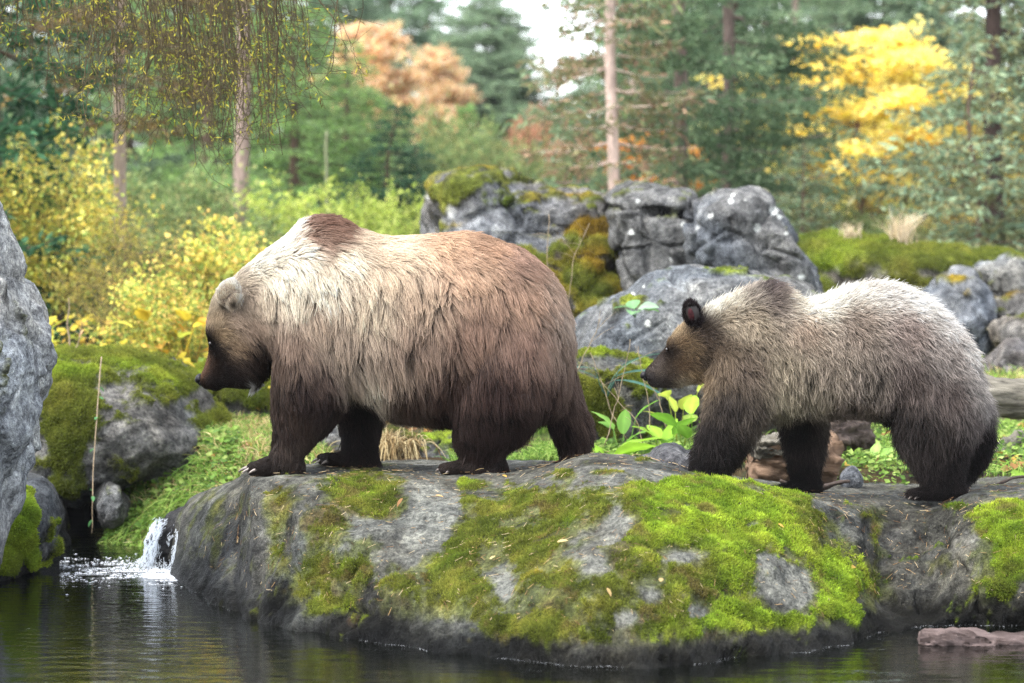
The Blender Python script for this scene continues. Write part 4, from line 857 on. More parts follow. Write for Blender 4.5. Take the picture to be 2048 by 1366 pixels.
# ---------------------------------------------------------------- grass, weeds and litter
from mathutils.bvhtree import BVHTree
def on_ground(x, y): return ground_full(x, y)
def grass(name, label, sampler, n, ln, cols, seed, rad=.0022, lean=.35, cat='grass', parent=None, base_z=None, dirv=None, sag=.35):
    rs = np.random.RandomState(seed)
    x, y = sampler(rs, n); z = on_ground(x, y) if base_z is None else base_z(x, y)
    b = np.stack([x, y, z - .01], -1); n = len(b)
    L = ln * (.4 + .9 * rs.rand(n)) * (1 + .4 * pnoise(b * 3, seed))
    h = rs.normal(size=(n, 3)) * lean + (np.zeros(3) if dirv is None else np.asarray(dirv)); h[:, 2] = 0
    t = np.linspace(0, 1, 5)
    up = np.array([0, 0, 1.0])
    pts = b[:, None] + L[:, None, None] * (t[None, :, None] * up * (1 - .15 * t)[None, :, None] + (t ** 1.8)[None, :, None] * h[:, None])
    pts[..., 2] -= sag * L[:, None] * t[None] ** 3 * np.linalg.norm(h, axis=1)[:, None]
    c = palette(cols, n, rs, .22)
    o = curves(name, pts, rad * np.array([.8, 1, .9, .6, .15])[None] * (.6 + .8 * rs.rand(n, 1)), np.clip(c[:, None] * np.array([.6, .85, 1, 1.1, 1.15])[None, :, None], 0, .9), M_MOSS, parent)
    if parent is None: tag(o, label, cat, kind='stuff')
    return o
def pxd(rs, n, x0, x1, d0, d1, dens=None):
    px = rs.uniform(x0, x1, n); d = rs.uniform(d0, d1, n); x = (px - CX) / F * d
    if dens is not None:
        k = rs.rand(n) < dens(px, d, x); x, d = x[k], d[k]
    return x, d
patch = lambda f, s, lo=-.1, hi=.35: (lambda px, d, x: sstep(lo, hi, fbm(np.stack([x * f, d * f, 0 * x], -1), 3, s)))
LUSH = [(116, 146, 64), (134, 162, 78), (96, 128, 56), (154, 174, 96), (82, 112, 52)]
DRYG = [(176, 156, 110), (150, 128, 86), (196, 178, 132), (120, 124, 66)]
grass('grass', 'lush green grass drooping over the bank beside the waterfall', lambda rs, n: pxd(rs, n, 205, 420, 13.75, 14.7), 3600, .10, LUSH + DRYG[3:], 501, lean=.7, dirv=(-.15, -.45, 0), sag=.8)
grass('grass', 'short pale grass on the bank behind the waterfall', lambda rs, n: pxd(rs, n, 260, 660, 13.2, 16.2), 13000, .09, LUSH + DRYG, 502, lean=.5)
grass('grass', 'grass growing behind the hind feet of the large bear', lambda rs, n: pxd(rs, n, 900, 1260, 13.2, 15.5, patch(2.2, 3)), 9000, .09, LUSH, 503, lean=.5)
grass('grass', 'green grass and clover around the feet of the young bear', lambda rs, n: pxd(rs, n, 1380, 2150, 12.7, 17.5, patch(1.5, 4)), 26000, .075, LUSH, 504, lean=.55)
grass('grass', 'dry mixed grass on the slope below the rocks', lambda rs, n: pxd(rs, n, 1560, 2200, 16.5, 21, patch(1.2, 5)), 12000, .12, LUSH + DRYG, 505, rad=.003)
grass('grass', 'thin brown grass under the shrubs', lambda rs, n: pxd(rs, n, -200, 1000, 16.5, 24, patch(1.2, 6)), 16000, .16, DRYG + LUSH, 506, rad=.003)
grass('grass', 'tall pale dry grass along the crest behind the boulders', lambda rs, n: pxd(rs, n, 900, 2200, 21.5, 27, patch(1.0, 7, .05, .4)), 7000, .32, DRYG, 507, rad=.003)
grass('grass', 'single tufts of fresh grass along the back edge of the rock', lambda rs, n: (lambda k: ((np.array([1445, 1530, 1560, 1655, 1500, 1700, 1960, 2010, 1470, 1760])[k] + rs.normal(size=n) * 9 - CX) / F * 12.35, 12.35 + rs.normal(size=n) * .05))(rs.randint(0, 10, n)), 420, .11, LUSH, 508, rad=.002, lean=.4)
def groundcover(name, label, sampler, n, size, cols, seed, hgt=.05):
    rs = np.random.RandomState(seed); x, y = sampler(rs, n); n = len(x)
    C = np.stack([x, y, on_ground(x, y) + rs.rand(n) * hgt], -1)
    D = rs.normal(size=(n, 3)) * [1, 1, .35]; s = size * (.5 + .9 * rs.rand(n))
    V, Fq, c = cards(C, D, s, s * .8, palette(cols, n, rs), rs, fold=.12, up=np.array([0, -.4, 1.0]))
    tag(mk(name, V, Fq, M_LEAF, origin=np.zeros(3), smooth=False, col=c), label, 'ground cover', kind='stuff')
groundcover('ground_cover', 'small round green leaves spilling down the bank by the waterfall', lambda rs, n: pxd(rs, n, 205, 480, 13.6, 15.0), 5200, .035, LUSH, 511, .06)
groundcover('ground_cover', 'low clover-like leaves between the two bears', lambda rs, n: pxd(rs, n, 1140, 1420, 13.0, 14.8, patch(2, 13, -.3, .1)), 3600, .035, LUSH, 512, .09)
groundcover('ground_cover', 'low clover-like leaves behind the legs of the young bear', lambda rs, n: pxd(rs, n, 1640, 2150, 12.9, 15.5, patch(1.6, 14, -.2, .2)), 6000, .032, LUSH, 513, .08)
groundcover('leaf_litter', 'brown and yellow fallen leaves strewn on the ground', lambda rs, n: pxd(rs, n, -100, 2150, 13.0, 24, patch(1.3, 15, -.2, .4)), 7000, .06, [(150, 112, 70), (176, 136, 84), (120, 88, 60), (204, 170, 80)], 514, .02)
groundcover('bank_leaves', 'small yellow-green leaves of low plants under the shrubs', lambda rs, n: pxd(rs, n, -100, 900, 15.8, 19.5, patch(1.3, 16, -.2, .3)), 9000, .06, [(150, 160, 70), (196, 180, 70), (110, 130, 60), (214, 180, 80)], 515, .35)

def leaf_mesh(L, Wd, curl=.25, n=7, fold=.18, wave=.0, notch=0.0):
    t = np.linspace(0, 1, n); w = Wd * np.sin(np.pi * np.clip(t * .93 + .05, 0, 1)) ** .75 * (1 - .25 * t)
    V = []
    for s in (-1, -.5, 0, .5, 1):
        V.append(np.stack([L * t, s * w, -curl * L * t ** 2 + fold * np.abs(s) * w + wave * w * np.sin(t * 16 + s) * abs(s)], -1))
    V = np.stack(V, 0).reshape(-1, 3)
    return V, grid_faces(5, n)
def rotm(yaw, pitch, roll=0.0):
    cy_, sy, cp, sp, cr, sr = math.cos(yaw), math.sin(yaw), math.cos(pitch), math.sin(pitch), math.cos(roll), math.sin(roll)
    Rz = np.array([[cy_, -sy, 0], [sy, cy_, 0], [0, 0, 1]]); Ry = np.array([[cp, 0, -sp], [0, 1, 0], [sp, 0, cp]]); Rx = np.array([[1, 0, 0], [0, cr, -sr], [0, sr, cr]])
    return Rz @ Ry @ Rx
def weed(name, px, d, label, leaves, cols, seed, cat='weed', group=None, stem=.12, z=None):
    """leaves: (yaw deg, pitch deg, length, width)"""
    rs = np.random.RandomState(seed); x = (px - CX) / F * d
    z = float(ground_full(np.array([x]), np.array([d]))[0]) if z is None else z
    b = np.array([x, d, z - .01]); root = empty(name, tuple(b)); tag(root, label, cat, group)
    for yaw, pit, L, Wd in leaves:
        Rm = rotm(math.radians(yaw), math.radians(pit), rs.normal() * .3)
        V, fq = leaf_mesh(L, Wd, .3 + .2 * rs.rand(), wave=.10)
        st = stem * (.6 + .7 * rs.rand()); sd = Rm @ np.array([1, 0, 0]); sd2 = nrm(np.array([sd[0] * .5, sd[1] * .5, 1.0]))
        tip = b + sd2 * st
        Vs, fs = tube(np.stack([b, b + sd2 * st * .5 + rs.normal(size=3) * .006, tip]), [.003, .0025, .002], 5)
        c = palette(cols, 1, rs, .15)[0]
        stm = mk('stem', Vs, fs, M_LEAF, root, col=np.broadcast_to(c * .8, (len(Vs), 3)))
        Vw = V @ Rm.T + tip
        vein = 1 + .25 * np.exp(-(np.abs(np.repeat([-1, -.5, 0, .5, 1], 7)) / .2) ** 2)
        mk('leaf', Vw, fq, M_LEAF, stm, col=np.clip(c * vein[:, None] * (1 + .2 * pnoise(Vw * 30, seed))[:, None], 0, .9))
    return root
DOCK = [(132, 172, 54), (146, 182, 66), (106, 150, 52), (168, 186, 60)]
weed('broad_leaved_weed', 1215, 13.3, 'weed with one very large bright green leaf behind the hind leg of the large bear', [(150, 62, .16, .065), (20, 40, .26, .07), (-20, 30, .2, .06), (200, 40, .12, .045)], DOCK, 601, stem=.10)
weed('broad_leaved_weed', 1330, 13.5, 'leafy green weed below the muzzle of the young bear', [(200, 45, .12, .045), (-30, 55, .14, .05), (60, 70, .16, .04), (120, 50, .12, .04), (-90, 30, .12, .05)], DOCK, 602, stem=.16)
weed('broad_leaved_weed', 1385, 13.4, 'lime green weed touching the chest of the young bear', [(170, 40, .13, .05), (10, 55, .14, .055), (90, 60, .12, .045), (-60, 35, .12, .05), (230, 60, .10, .04)], DOCK, 603, stem=.24)
weed('broad_leaved_weed', 1290, 13.1, 'low pale weed rosette on the ground between the bears', [(180, 25, .14, .045), (0, 30, .12, .04), (-90, 20, .12, .04), (90, 50, .10, .04), (-40, 20, .11, .04)], [(140, 176, 110), (120, 160, 90)], 604, stem=.03)
weed('broad_leaved_weed', 1245, 13.7, 'upright weed with mid-green leaves next to the dark mossy rock', [(170, 60, .13, .04), (10, 55, .15, .045), (80, 70, .14, .04), (-50, 45, .13, .045), (130, 35, .11, .04)], [(104, 146, 62), (122, 160, 74)], 611, stem=.18)
weed('broad_leaved_weed', 1360, 13.9, 'taller weed with yellowish leaves behind the other weeds', [(190, 50, .12, .04), (0, 60, .13, .045), (60, 40, .12, .04), (-80, 55, .12, .045), (240, 35, .10, .04), (120, 70, .11, .035)], [(170, 184, 76), (140, 166, 70)], 612, stem=.3)
weed('broad_leaved_weed', 1180, 13.2, 'low weed pressed against the far hind foot of the large bear', [(20, 30, .13, .05), (60, 50, .12, .045), (-20, 25, .12, .05), (100, 45, .10, .04)], [(116, 156, 66), (138, 174, 84)], 613, stem=.08)
weed('broad_leaved_weed', 1750, 13.4, 'small pale weed seen under the belly of the young bear', [(170, 40, .09, .035), (10, 45, .10, .04), (80, 60, .09, .03), (-60, 30, .09, .035)], [(132, 168, 84), (150, 182, 100)], 614, stem=.08)
weed('ivy_clump', 1270, 15.0, 'bluish green ivy-like leaves creeping over the sloping boulder', [(160, 20, .09, .04), (100, 40, .10, .045), (20, 20, .11, .05), (-30, 25, .10, .05), (-100, 20, .09, .045)], [(110, 150, 104), (150, 176, 150), (90, 130, 70)], 605, stem=.05, z=float(P(1270, 632, 15.0)[2]))
weed('spiky_weed', 1215, 14.1, 'dark bluish weed with long narrow leaves beside the rump of the large bear', [(10, 20, .30, .022), (-10, 35, .26, .022), (-25, 5, .28, .02), (170, 40, .2, .02), (25, 50, .22, .02), (200, 20, .2, .02)], [(70, 104, 92), (94, 128, 112)], 606, stem=.12, z=float(P(1215, 790, 14.1)[2]))
weed('creeping_weed', 1985, 12.9, 'flat dark green serrated leaves on the ground behind the hind foot of the young bear', [(10, 15, .14, .035), (-20, 10, .16, .04), (40, 25, .15, .035), (170, 15, .14, .035), (200, 20, .12, .03), (90, 40, .12, .035), (-60, 10, .12, .035)], [(110, 140, 50), (134, 160, 60), (90, 116, 44)], 607, stem=.03)
weed('creeping_weed', 2040, 13.1, 'second patch of flat serrated leaves below the fallen log', [(10, 15, .14, .035), (-20, 10, .16, .04), (170, 15, .14, .035), (220, 20, .12, .03), (90, 40, .12, .035)], [(110, 140, 50), (134, 160, 60), (90, 116, 44)], 608, stem=.03)
for k, (px, d, yw) in enumerate([(60, 17.2, 0), (130, 17.5, 1), (330, 16.9, 2), (390, 17.3, 3), (450, 17.6, 4), (290, 17.8, 5), (500, 18, 6)]):
    rs_ = np.random.RandomState(620 + k)
    weed('bramble', px, d, 'yellow bramble sprig with broad leaves over the top of the mossy boulders', [(rs_.uniform(0, 360), rs_.uniform(10, 60), rs_.uniform(.10, .16), rs_.uniform(.04, .06)) for _ in range(9)], [(222, 196, 70), (200, 190, 80), (214, 168, 80), (170, 176, 70)], 630 + k, cat='bramble', group='bramble sprigs behind the boulders', stem=.42)

M_STEM = mat_plain('dry_stem', (.26, .2, .13), .8, .2, .4, 40)
def stem_thing(name, label, pts, r0, r1, mat=M_STEM, twigs=0, seed=0, cat='stem', leafcols=None, nleaf=0, group=None, leafsize=.03):
    rs = np.random.RandomState(seed)
    p = np.array([P(*q) for q in pts]); s = np.linspace(0, 1, len(p)); ss = np.linspace(0, 1, 16)
    c = np.stack([np.interp(ss, s, p[:, k]) for k in range(3)], -1) + np.cumsum(rs.normal(size=(16, 3)) * .003, 0)
    root = empty(name, tuple(c[0])); tag(root, label, cat, group)
    V, fs = tube(c, r0 + (r1 - r0) * ss, 6); mk('stalk', V, fs, mat, root)
    for k in range(twigs):
        f = rs.uniform(.3, .95); b = np.array([np.interp(f, ss, c[:, m]) for m in range(3)]); e = b + np.array([rs.normal() * .06, rs.normal() * .04, rs.uniform(.0, .09)])
        V, fs = tube(np.stack([b, (b + e) / 2 + [0, 0, .006], e]), [r1 * .9, r1 * .7, r1 * .3], 4); mk('twig', V, fs, mat, root)
    for k in range(nleaf):
        f = rs.uniform(.1, 1); b = np.array([np.interp(f, ss, c[:, m]) for m in range(3)])
        V, fq = leaf_mesh(leafsize * (1 + rs.rand()), leafsize * .35, .3); V = V @ rotm(rs.rand() * 6.28, rs.normal() * .5).T + b
        cc = palette(leafcols, 1, rs)[0]; mk('leaf', V, fq, M_LEAF, root, col=np.broadcast_to(cc, (len(V), 3)))
    return root
stem_thing('trailing_vine', 'thin vine with a few green leaves hanging down in front of the olive mossy boulder', [(203, 715, 14.3), (198, 800, 14.2), (190, 900, 14.1), (182, 1000, 14.0), (180, 1060, 14.0)], .0035, .002, seed=701, cat='vine', leafcols=[(90, 140, 90), (120, 160, 110)], nleaf=9)
stem_thing('dead_stalk', 'bare pinkish dead stalk standing behind the olive mossy boulder', [(140, 715, 15.9), (138, 660, 15.9), (136, 598, 15.9)], .007, .003, twigs=2, seed=702)
stem_thing('dead_stalk', 'crooked dead stalk with curled leaf next to the straight pinkish one', [(148, 715, 15.8), (155, 690, 15.8), (160, 640, 15.8)], .005, .002, twigs=3, seed=703, leafcols=[(190, 150, 110)], nleaf=3)
stem_thing('grass_stalk', 'tall single dry grass stalk behind the rump of the large bear', [(1096, 640, 15.5), (1098, 540, 15.5), (1099, 428, 15.5)], .0025, .002, seed=704, twigs=2)
stem_thing('grass_stalk', 'leaning dry grass stalk with a seed head behind the rump of the large bear', [(1130, 640, 15.6), (1150, 520, 15.6), (1184, 445, 15.6)], .002, .0015, seed=705, twigs=6)
stem_thing('thin_sapling', 'thin straight sapling pole in front of the firs', [(655, 470, 27), (655, 360, 27), (657, 262, 27)], .02, .014, seed=706, cat='sapling', mat=mat_plain('sapling_bark', (.16, .17, .1), .8, .2, .3, 30))
for k, q in enumerate([[(1255, 880, 13.8), (1220, 820, 13.8), (1180, 700, 13.8)], [(1300, 880, 13.6), (1290, 790, 13.6), (1270, 690, 13.6)], [(1210, 890, 13.5), (1240, 790, 13.5), (1262, 680, 13.5)], [(1285, 900, 13.4), (1270, 840, 13.4), (1200, 760, 13.4)], [(1340, 880, 13.6), (1325, 800, 13.6), (1300, 740, 13.6)], [(1150, 760, 14), (1180, 690, 14), (1200, 640, 14)]]):
    stem_thing('dry_twig', 'thin dry weed stalk leaning among the plants between the two bears', q, .0028, .0014, seed=710 + k, twigs=4, cat='stalk', group='dry stalks between the bears')
# tufts
def tuft(name, label, px, py, d, n, ln, cols, seed, dirv, sag, w=.05, rad=.0025, cat='tuft', lean=.55):
    rs = np.random.RandomState(seed); c = P(px, py, d)
    root = empty(name, tuple(c)); tag(root, label, cat)
    o = grass('blades', None, lambda r, m: (c[0] + r.normal(size=m) * w, c[1] + r.normal(size=m) * w * .7), n, ln, cols, seed, rad, lean=lean, parent=root, base_z=lambda x, y: np.full(len(x), c[2]), dirv=dirv, sag=sag)
    tag(o, kind='stuff')
tuft('dead_grass_tuft', 'mop of dead straw-coloured grass hanging over a stone below the belly of the large bear', 785, 895, 14.0, 1100, .15, [(176, 158, 120), (150, 130, 94), (120, 100, 70), (196, 180, 140)], 721, (.0, -.3, 0), 1.6, .07)
tuft('pale_grass_tuft', 'fan of pale dry grass standing on the mossy ledge', 1800, 498, 21.0, 110, .26, [(206, 192, 166), (184, 166, 136)], 722, (.1, 0, 0), .2, .04, .003, lean=.28)
tuft('pale_grass_tuft', 'smaller fan of dry grass near the end of the rounded boulder', 1700, 480, 20.9, 60, .16, [(206, 192, 166), (184, 166, 136)], 723, (-.1, 0, 0), .2, .04, .003, lean=.28)
boulder('tuft_stone', [(735, 900), (760, 870), (800, 862), (835, 880), (845, 925), (830, 960), (745, 960)], 14.1, .2, 'brown earthy stone under the mop of dead grass', base=(.17, .13, .09), seed=361, nth=90, nph=60, moss=.5, moss_top=.5, cat='stone')

# ---------------------------------------------------------------- wood
def mat_wood(name, c1, c2, sc=(3, 40, 40)):
    m, nt, n, b = newmat(name)
    tc = N(nt, 'ShaderNodeTexCoord').outputs['Object']; mp = N(nt, 'ShaderNodeMapping'); mp.inputs['Scale'].default_value = sc; nt.links.new(tc, mp.inputs['Vector'])
    f = noise(nt, mp.outputs[0], 1.0, 7, .65, .4); g = noise(nt, tc, 7, 4, .6)
    c = mix(nt, .5, ramp(nt, f, [(.3, c1), (.7, c2)]), ramp(nt, g, [(.3, (.5, .5, .5)), (.7, (1.2, 1.2, 1.15))]), 'MULTIPLY')
    nt.links.new(c, b.inputs['Base Color']); b.inputs['Roughness'].default_value = .8; b.inputs['Specular IOR Level'].default_value = .12; nt.links.new(bump(nt, f, 1.0, .012), b.inputs['Normal']); return m
M_GREYW = mat_wood('weathered_wood', (.05, .045, .037), (.24, .22, .18)); M_REDW = mat_wood('split_wood', (.10, .06, .04), (.28, .19, .13)); M_DRIFT = mat_wood('driftwood', (.05, .035, .032), (.17, .13, .125)); M_DARKW = mat_wood('dark_wood', (.03, .022, .02), (.13, .1, .085))
def log(name, label, ends, r0, r1, mat, seed, rough=.012, n=36, m=60, cat='log', squash=1.0, endmat=None):
    a, b = P(*ends[0]), P(*ends[1]); s = np.linspace(0, 1, m); path = a + (b - a) * s[:, None]; path[:, 2] += .02 * np.sin(s * 5 + seed)
    ln = np.linalg.norm(b - a)
    V, fs = tube(path, (r0 + (r1 - r0) * s) * np.clip(1 - np.abs(2 * s - 1) ** 14, .25, 1) ** .5, n)
    ax = nrm(b - a); k = m * n
    rel = V - (a + ((V - a) @ ax)[:, None] * ax); th = np.arctan2(rel[:, 2], rel[:, 1])
    al = (V - a) @ ax
    q = np.stack([np.cos(th) * 2.2, np.sin(th) * 2.2, al * 3], -1)
    V = V + nrm(rel) * (rough * fbm(q * 1.5, 4, seed) * 2 + rough * ridged(q * [2, 2, .4], 2, seed + 2) * .8)[:, None]
    mid = path.mean(0); V[:, 2] = mid[2] + (V[:, 2] - mid[2]) * squash
    o = mk(name, V, fs, mat); tag(o, label, cat); return o
log('fallen_log', 'grey weathered fallen log lying behind the rump of the young bear', [(1900, 778, 13.9), (2300, 808, 14.1)], .085, .10, M_GREYW, 801, .008)
log('split_log', 'short split log with reddish torn wood behind the front legs of the young bear', [(1500, 918, 13.05), (1672, 925, 13.15)], .085, .10, M_REDW, 802, .03, m=60)
log('bark_slab', 'ridged grey bark slab lying on top of the split log', [(1505, 893, 13.0), (1640, 900, 13.05)], .055, .05, M_GREYW, 803, .024, m=40, cat='bark', squash=.6)
log('rotten_log', 'dark rotten log end under the belly of the young bear', [(1655, 872, 13.6), (1730, 866, 13.8)], .08, .07, M_DARKW, 804, .016, m=30)
log('grey_branch', 'grey dead branch on the ground below the fallen log', [(1985, 925, 14.2), (2040, 862, 14.8)], .04, .025, M_GREYW, 805, .008, m=30, cat='branch')
log('sunken_log', 'wet pale driftwood log floating at the foot of the rock', [(1838, 1288, 10.32), (2200, 1292, 10.35)], .035, .045, M_DRIFT, 806, .022, cat='driftwood', squash=.8)
log('wet_branch', 'thin dark wet stick on the ground between the young bear and the rock', [(1560, 966, 12.45), (1700, 972, 12.5)], .012, .008, M_DARKW, 807, .003, n=10, m=30, cat='stick')
log('thin_stick', 'thin stick lying behind the hind foot of the young bear', [(1940, 972, 12.4), (2060, 962, 12.6)], .008, .006, M_DARKW, 808, .002, n=10, m=30, cat='stick')

# ---------------------------------------------------------------- things lying on the front rock
_kt = kdtree.KDTree(len(FR_V)); _uv = proj(FR_V)
for k in range(len(FR_V)): _kt.insert((_uv[k, 0], _uv[k, 1], 0.0 if FR_V[k, 1] < 12.3 else 900.0), k)
_kt.balance()
def rock_at(px, py):
    k = _kt.find((px, py, 0))[1]; return FR_V[k], FR_N[k]
rs_ = np.random.RandomState(88)
for k, (px, py, L) in enumerate([(958, 948, .03), (1010, 962, .022), (805, 1010, .03), (1130, 1090, .03), (880, 1000, .025), (1490, 970, .02), (1700, 1140, .025), (1320, 1170, .025), (1745, 1190, .03), (1560, 1060, .022), (1210, 1190, .025), (990, 1120, .02)]):
    p, nn = rock_at(px, py); V, fq = leaf_mesh(L * 1.3, L * .4, .2); V = V - V.mean(0)
    u = nrm(np.cross(nn, rs_.normal(size=3))); v = np.cross(nn, u)
    V = V @ np.stack([u, v, nn]) + p + nn * .02
    mk_ = mk('fallen_leaf', V, fq, M_LEAF, col=np.broadcast_to(palette([(190, 160, 110), (206, 180, 130), (150, 110, 76), (210, 170, 90)], 1, rs_)[0], (len(V), 3)))
    tag(mk_, 'small dry fallen leaf lying on the front of the mossy rock', 'leaf', 'fallen leaves on the mossy rock')
n = 2600; ki = rs_.choice(np.where((FR_V[:, 1] < 12.2) & (FR_V[:, 2] > .1) & (FR_N[:, 1] < .2))[0], n)
p, nn = FR_V[ki], FR_N[ki]; u = nrm(np.cross(nn, rs_.normal(size=(n, 3)))); L = .008 + .03 * rs_.rand(n) ** 2
t = np.linspace(-.5, .5, 3)
tag(curves('needle_litter', (p + nn * .012)[:, None] + (u * L[:, None])[:, None] * t[None, :, None], np.full((n, 3), .0007), np.broadcast_to(palette([(170, 140, 100), (120, 90, 64), (196, 176, 140), (80, 64, 50)], n, rs_)[:, None], (n, 3, 3)), M_MOSS, rock), kind='stuff')

# ---------------------------------------------------------------- running water
M_FOAM, _nt, _n, _b = newmat('foam'); _b.inputs['Base Color'].default_value = (.85, .88, .92, 1); _b.inputs['Roughness'].default_value = .25; _b.inputs['Subsurface Weight'].default_value = .0
_tc = N(_nt, 'ShaderNodeTexCoord').outputs['Object']; _nt.links.new(ramp(_nt, noise(_nt, _tc, 60, 3), [(.3, (.6, .66, .74)), (.7, (.92, .94, .97))]), _b.inputs['Base Color'])
M_FALL = mat_strand('falling_water', .15, .5, .6)
wf = empty('waterfall', tuple(P(345, 1165, 13.1))); tag(wf, 'thin white waterfall splashing from the wet rock into the pool', 'waterfall')
rs_ = np.random.RandomState(90); n = 900
def fall(x0, y0, x1, y1, d0, d1, n, w):
    lane = rs_.normal(size=(9, 1)) * w; k = rs_.randint(0, 9, n)
    a = P(x0, y0, d0) + np.concatenate([lane[k], rs_.normal(size=(n, 2)) * [.012, .01]], 1) + rs_.normal(size=(n, 3)) * [w * .25, 0, 0]
    b = P(x1, y1, d1) + np.concatenate([lane[k] * 1.5, rs_.normal(size=(n, 2)) * [.03, .0]], 1) + rs_.normal(size=(n, 3)) * [w * .5, 0, 0]
    f0 = rs_.rand(n) ** .8 * .92; f1 = f0 + .02 + .13 * rs_.rand(n); t = np.linspace(0, 1, 5)
    q = np.clip(f0[:, None] + (f1 - f0)[:, None] * t, 0, 1)
    pts = a[:, None] + (b - a)[:, None] * np.stack([q ** .7, q ** .55, q ** 1.6], -1)
    pts[..., 0] += .006 * np.sin(q * 19 + k[:, None] * 2.1); pts[..., 1] += rs_.normal(size=(n, 1)) * .012
    pts[..., 2] = np.maximum(pts[..., 2], .004); return pts
pts = np.concatenate([fall(392, 1020, 356, 1168, 13.22, 13.02, 800, .013), fall(326, 1040, 292, 1135, 13.36, 13.24, 600, .012), fall(370, 1060, 345, 1155, 13.15, 13.0, 200, .02)])
curves('falling_water', pts, np.full(pts.shape[:2], .0010) * rs_.uniform(.3, 1.5, (len(pts), 1)), np.broadcast_to(np.array([.72, .78, .85]), pts.shape), M_FALL, wf)
nd = 700; c0 = np.concatenate([P(352, 1165, 13.0) + rs_.normal(size=(nd // 2, 3)) * [.06, .05, .0], P(292, 1138, 13.2) + rs_.normal(size=(nd // 2, 3)) * [.05, .05, 0]])
c0[:, 2] = .004 + np.abs(rs_.normal(size=nd)) * .022; dv = nrm(rs_.normal(size=(nd, 3)))
spl = c0[:, None] + dv[:, None] * (np.linspace(-1, 1, 3) * .0025)[None, :, None]
curves('spray', spl, np.full((nd, 3), .0011) * rs_.uniform(.4, 1.5, (nd, 1)), np.broadcast_to(np.array([.8, .85, .9]), spl.shape), M_FALL, wf)
# foam: small flat domes on the pool, thick at the foot of the fall
def foam(name, label, C, r, parent=None):
    th = np.linspace(0, 2 * np.pi, 7)[:-1]; n = len(C)
    ring = np.stack([np.cos(th), np.sin(th) * .6, 0 * th], -1)
    V = np.concatenate([C[:, None] + r[:, None, None] * ring[None], C[:, None] + np.array([0, 0, 1.]) * (r[:, None, None] * .22)], 1).reshape(-1, 3)
    k = np.arange(n)[:, None, None] * 7; j = np.arange(6)
    f = (k + np.stack([j, (j + 1) % 6, np.full(6, 6)], -1)[None]).reshape(-1, 3)
    tag(mk(name, V, f, M_FOAM, origin=np.zeros(3)), label, 'foam', kind='stuff')
n = 5200
px = np.concatenate([rs_.normal(345, 26, n // 2), rs_.uniform(120, 380, n // 2)]); d = np.concatenate([12.95 + rs_.normal(size=n // 2) * .18, rs_.normal(13.15, .30, n // 2)])
x = (px - CX) / F * d; keep = fbm(np.stack([x * 6, d * 9, 0 * x], -1), 3, 5) > -.05
C = np.stack([x, d, np.full(n, .002)], -1)[keep]
foam('foam', 'white foam and bubbles where the waterfall meets the pool', C, .002 + .008 * rs_.rand(len(C)) ** 2)
# a thin bright lip of water against the rock
wl = []
for u in range(2, NU - 2):
    colv = V2.reshape(NU, M_, 3)[u]; s = np.where((colv[:-1, 2] > 0) & (colv[1:, 2] <= 0))[0]
    if len(s):
        k = s[0]; f = colv[k, 2] / (colv[k, 2] - colv[k + 1, 2]); wl.append(colv[k] + f * (colv[k + 1] - colv[k]))
wl = np.array(wl); wl[:, 1] -= .002
n = 900; ki = rs_.randint(0, len(wl), n); C = wl[ki] + np.stack([rs_.normal(size=n) * .004, -np.abs(rs_.normal(size=n)) * .004, np.full(n, .002)], -1)
keep = pnoise(C * [5, 0, 0], 6) > -.1
foam('foam', 'thin broken line of foam along the foot of the mossy rock', C[keep], (.0008 + .0016 * rs_.rand(n) ** 2)[keep])
# ---------------------------------------------------------------- bears
def loft_pairs(pairs, D, n=28):
    """pairs: (ax, ay, bx, by, half width, yoff[, squareness]): two opposite outline points in photo pixels"""
    rings = []
    th = np.linspace(0, 2 * np.pi, n, endpoint=False); cs, sn = np.cos(th), np.sin(th)
    pr = np.array([list(p)[:6] for p in pairs], float)
    # refine along the limb with a Catmull-Rom pass
    m = len(pr); t = np.linspace(0, m - 1, (m - 1) * 5 + 1); i = np.clip(t.astype(int), 0, m - 2); f = (t - i)[:, None]
    p0, p1, p2, p3 = pr[np.maximum(i - 1, 0)], pr[i], pr[i + 1], pr[np.minimum(i + 2, m - 1)]
    pr = 0.5 * (2 * p1 + (p2 - p0) * f + (2 * p0 - 5 * p1 + 4 * p2 - p3) * f ** 2 + (3 * p1 - p0 - 3 * p2 + p3) * f ** 3)
    for ax, ay, bx, by, w, yo in pr:
        A, B = P(ax, ay, D + yo), P(bx, by, D + yo)
        c, h = (A + B) / 2, (A - B) / 2
        e = 0.88
        s_, c_ = np.sign(sn) * np.abs(sn) ** e, np.sign(cs) * np.abs(cs) ** e
        rings.append(c + s_[:, None] * h + c_[:, None] * np.array([0, max(w, 0.004), 0]))
    V = np.concatenate(rings); m = len(rings)
    i = np.arange(m - 1)[:, None] * n; j = np.arange(n)[None]
    q = np.stack([i + j, i + (j + 1) % n, i + n + (j + 1) % n, i + n + j], -1).reshape(-1, 4)
    V = np.concatenate([V, rings[0].mean(0)[None], rings[-1].mean(0)[None]]); jj = np.arange(n); c0 = m * n
    tr = np.concatenate([np.stack([np.full(n, c0), (jj + 1) % n, jj], -1), np.stack([np.full(n, c0 + 1), (m - 1) * n + jj, (m - 1) * n + (jj + 1) % n], -1)])
    return V, [q, tr]
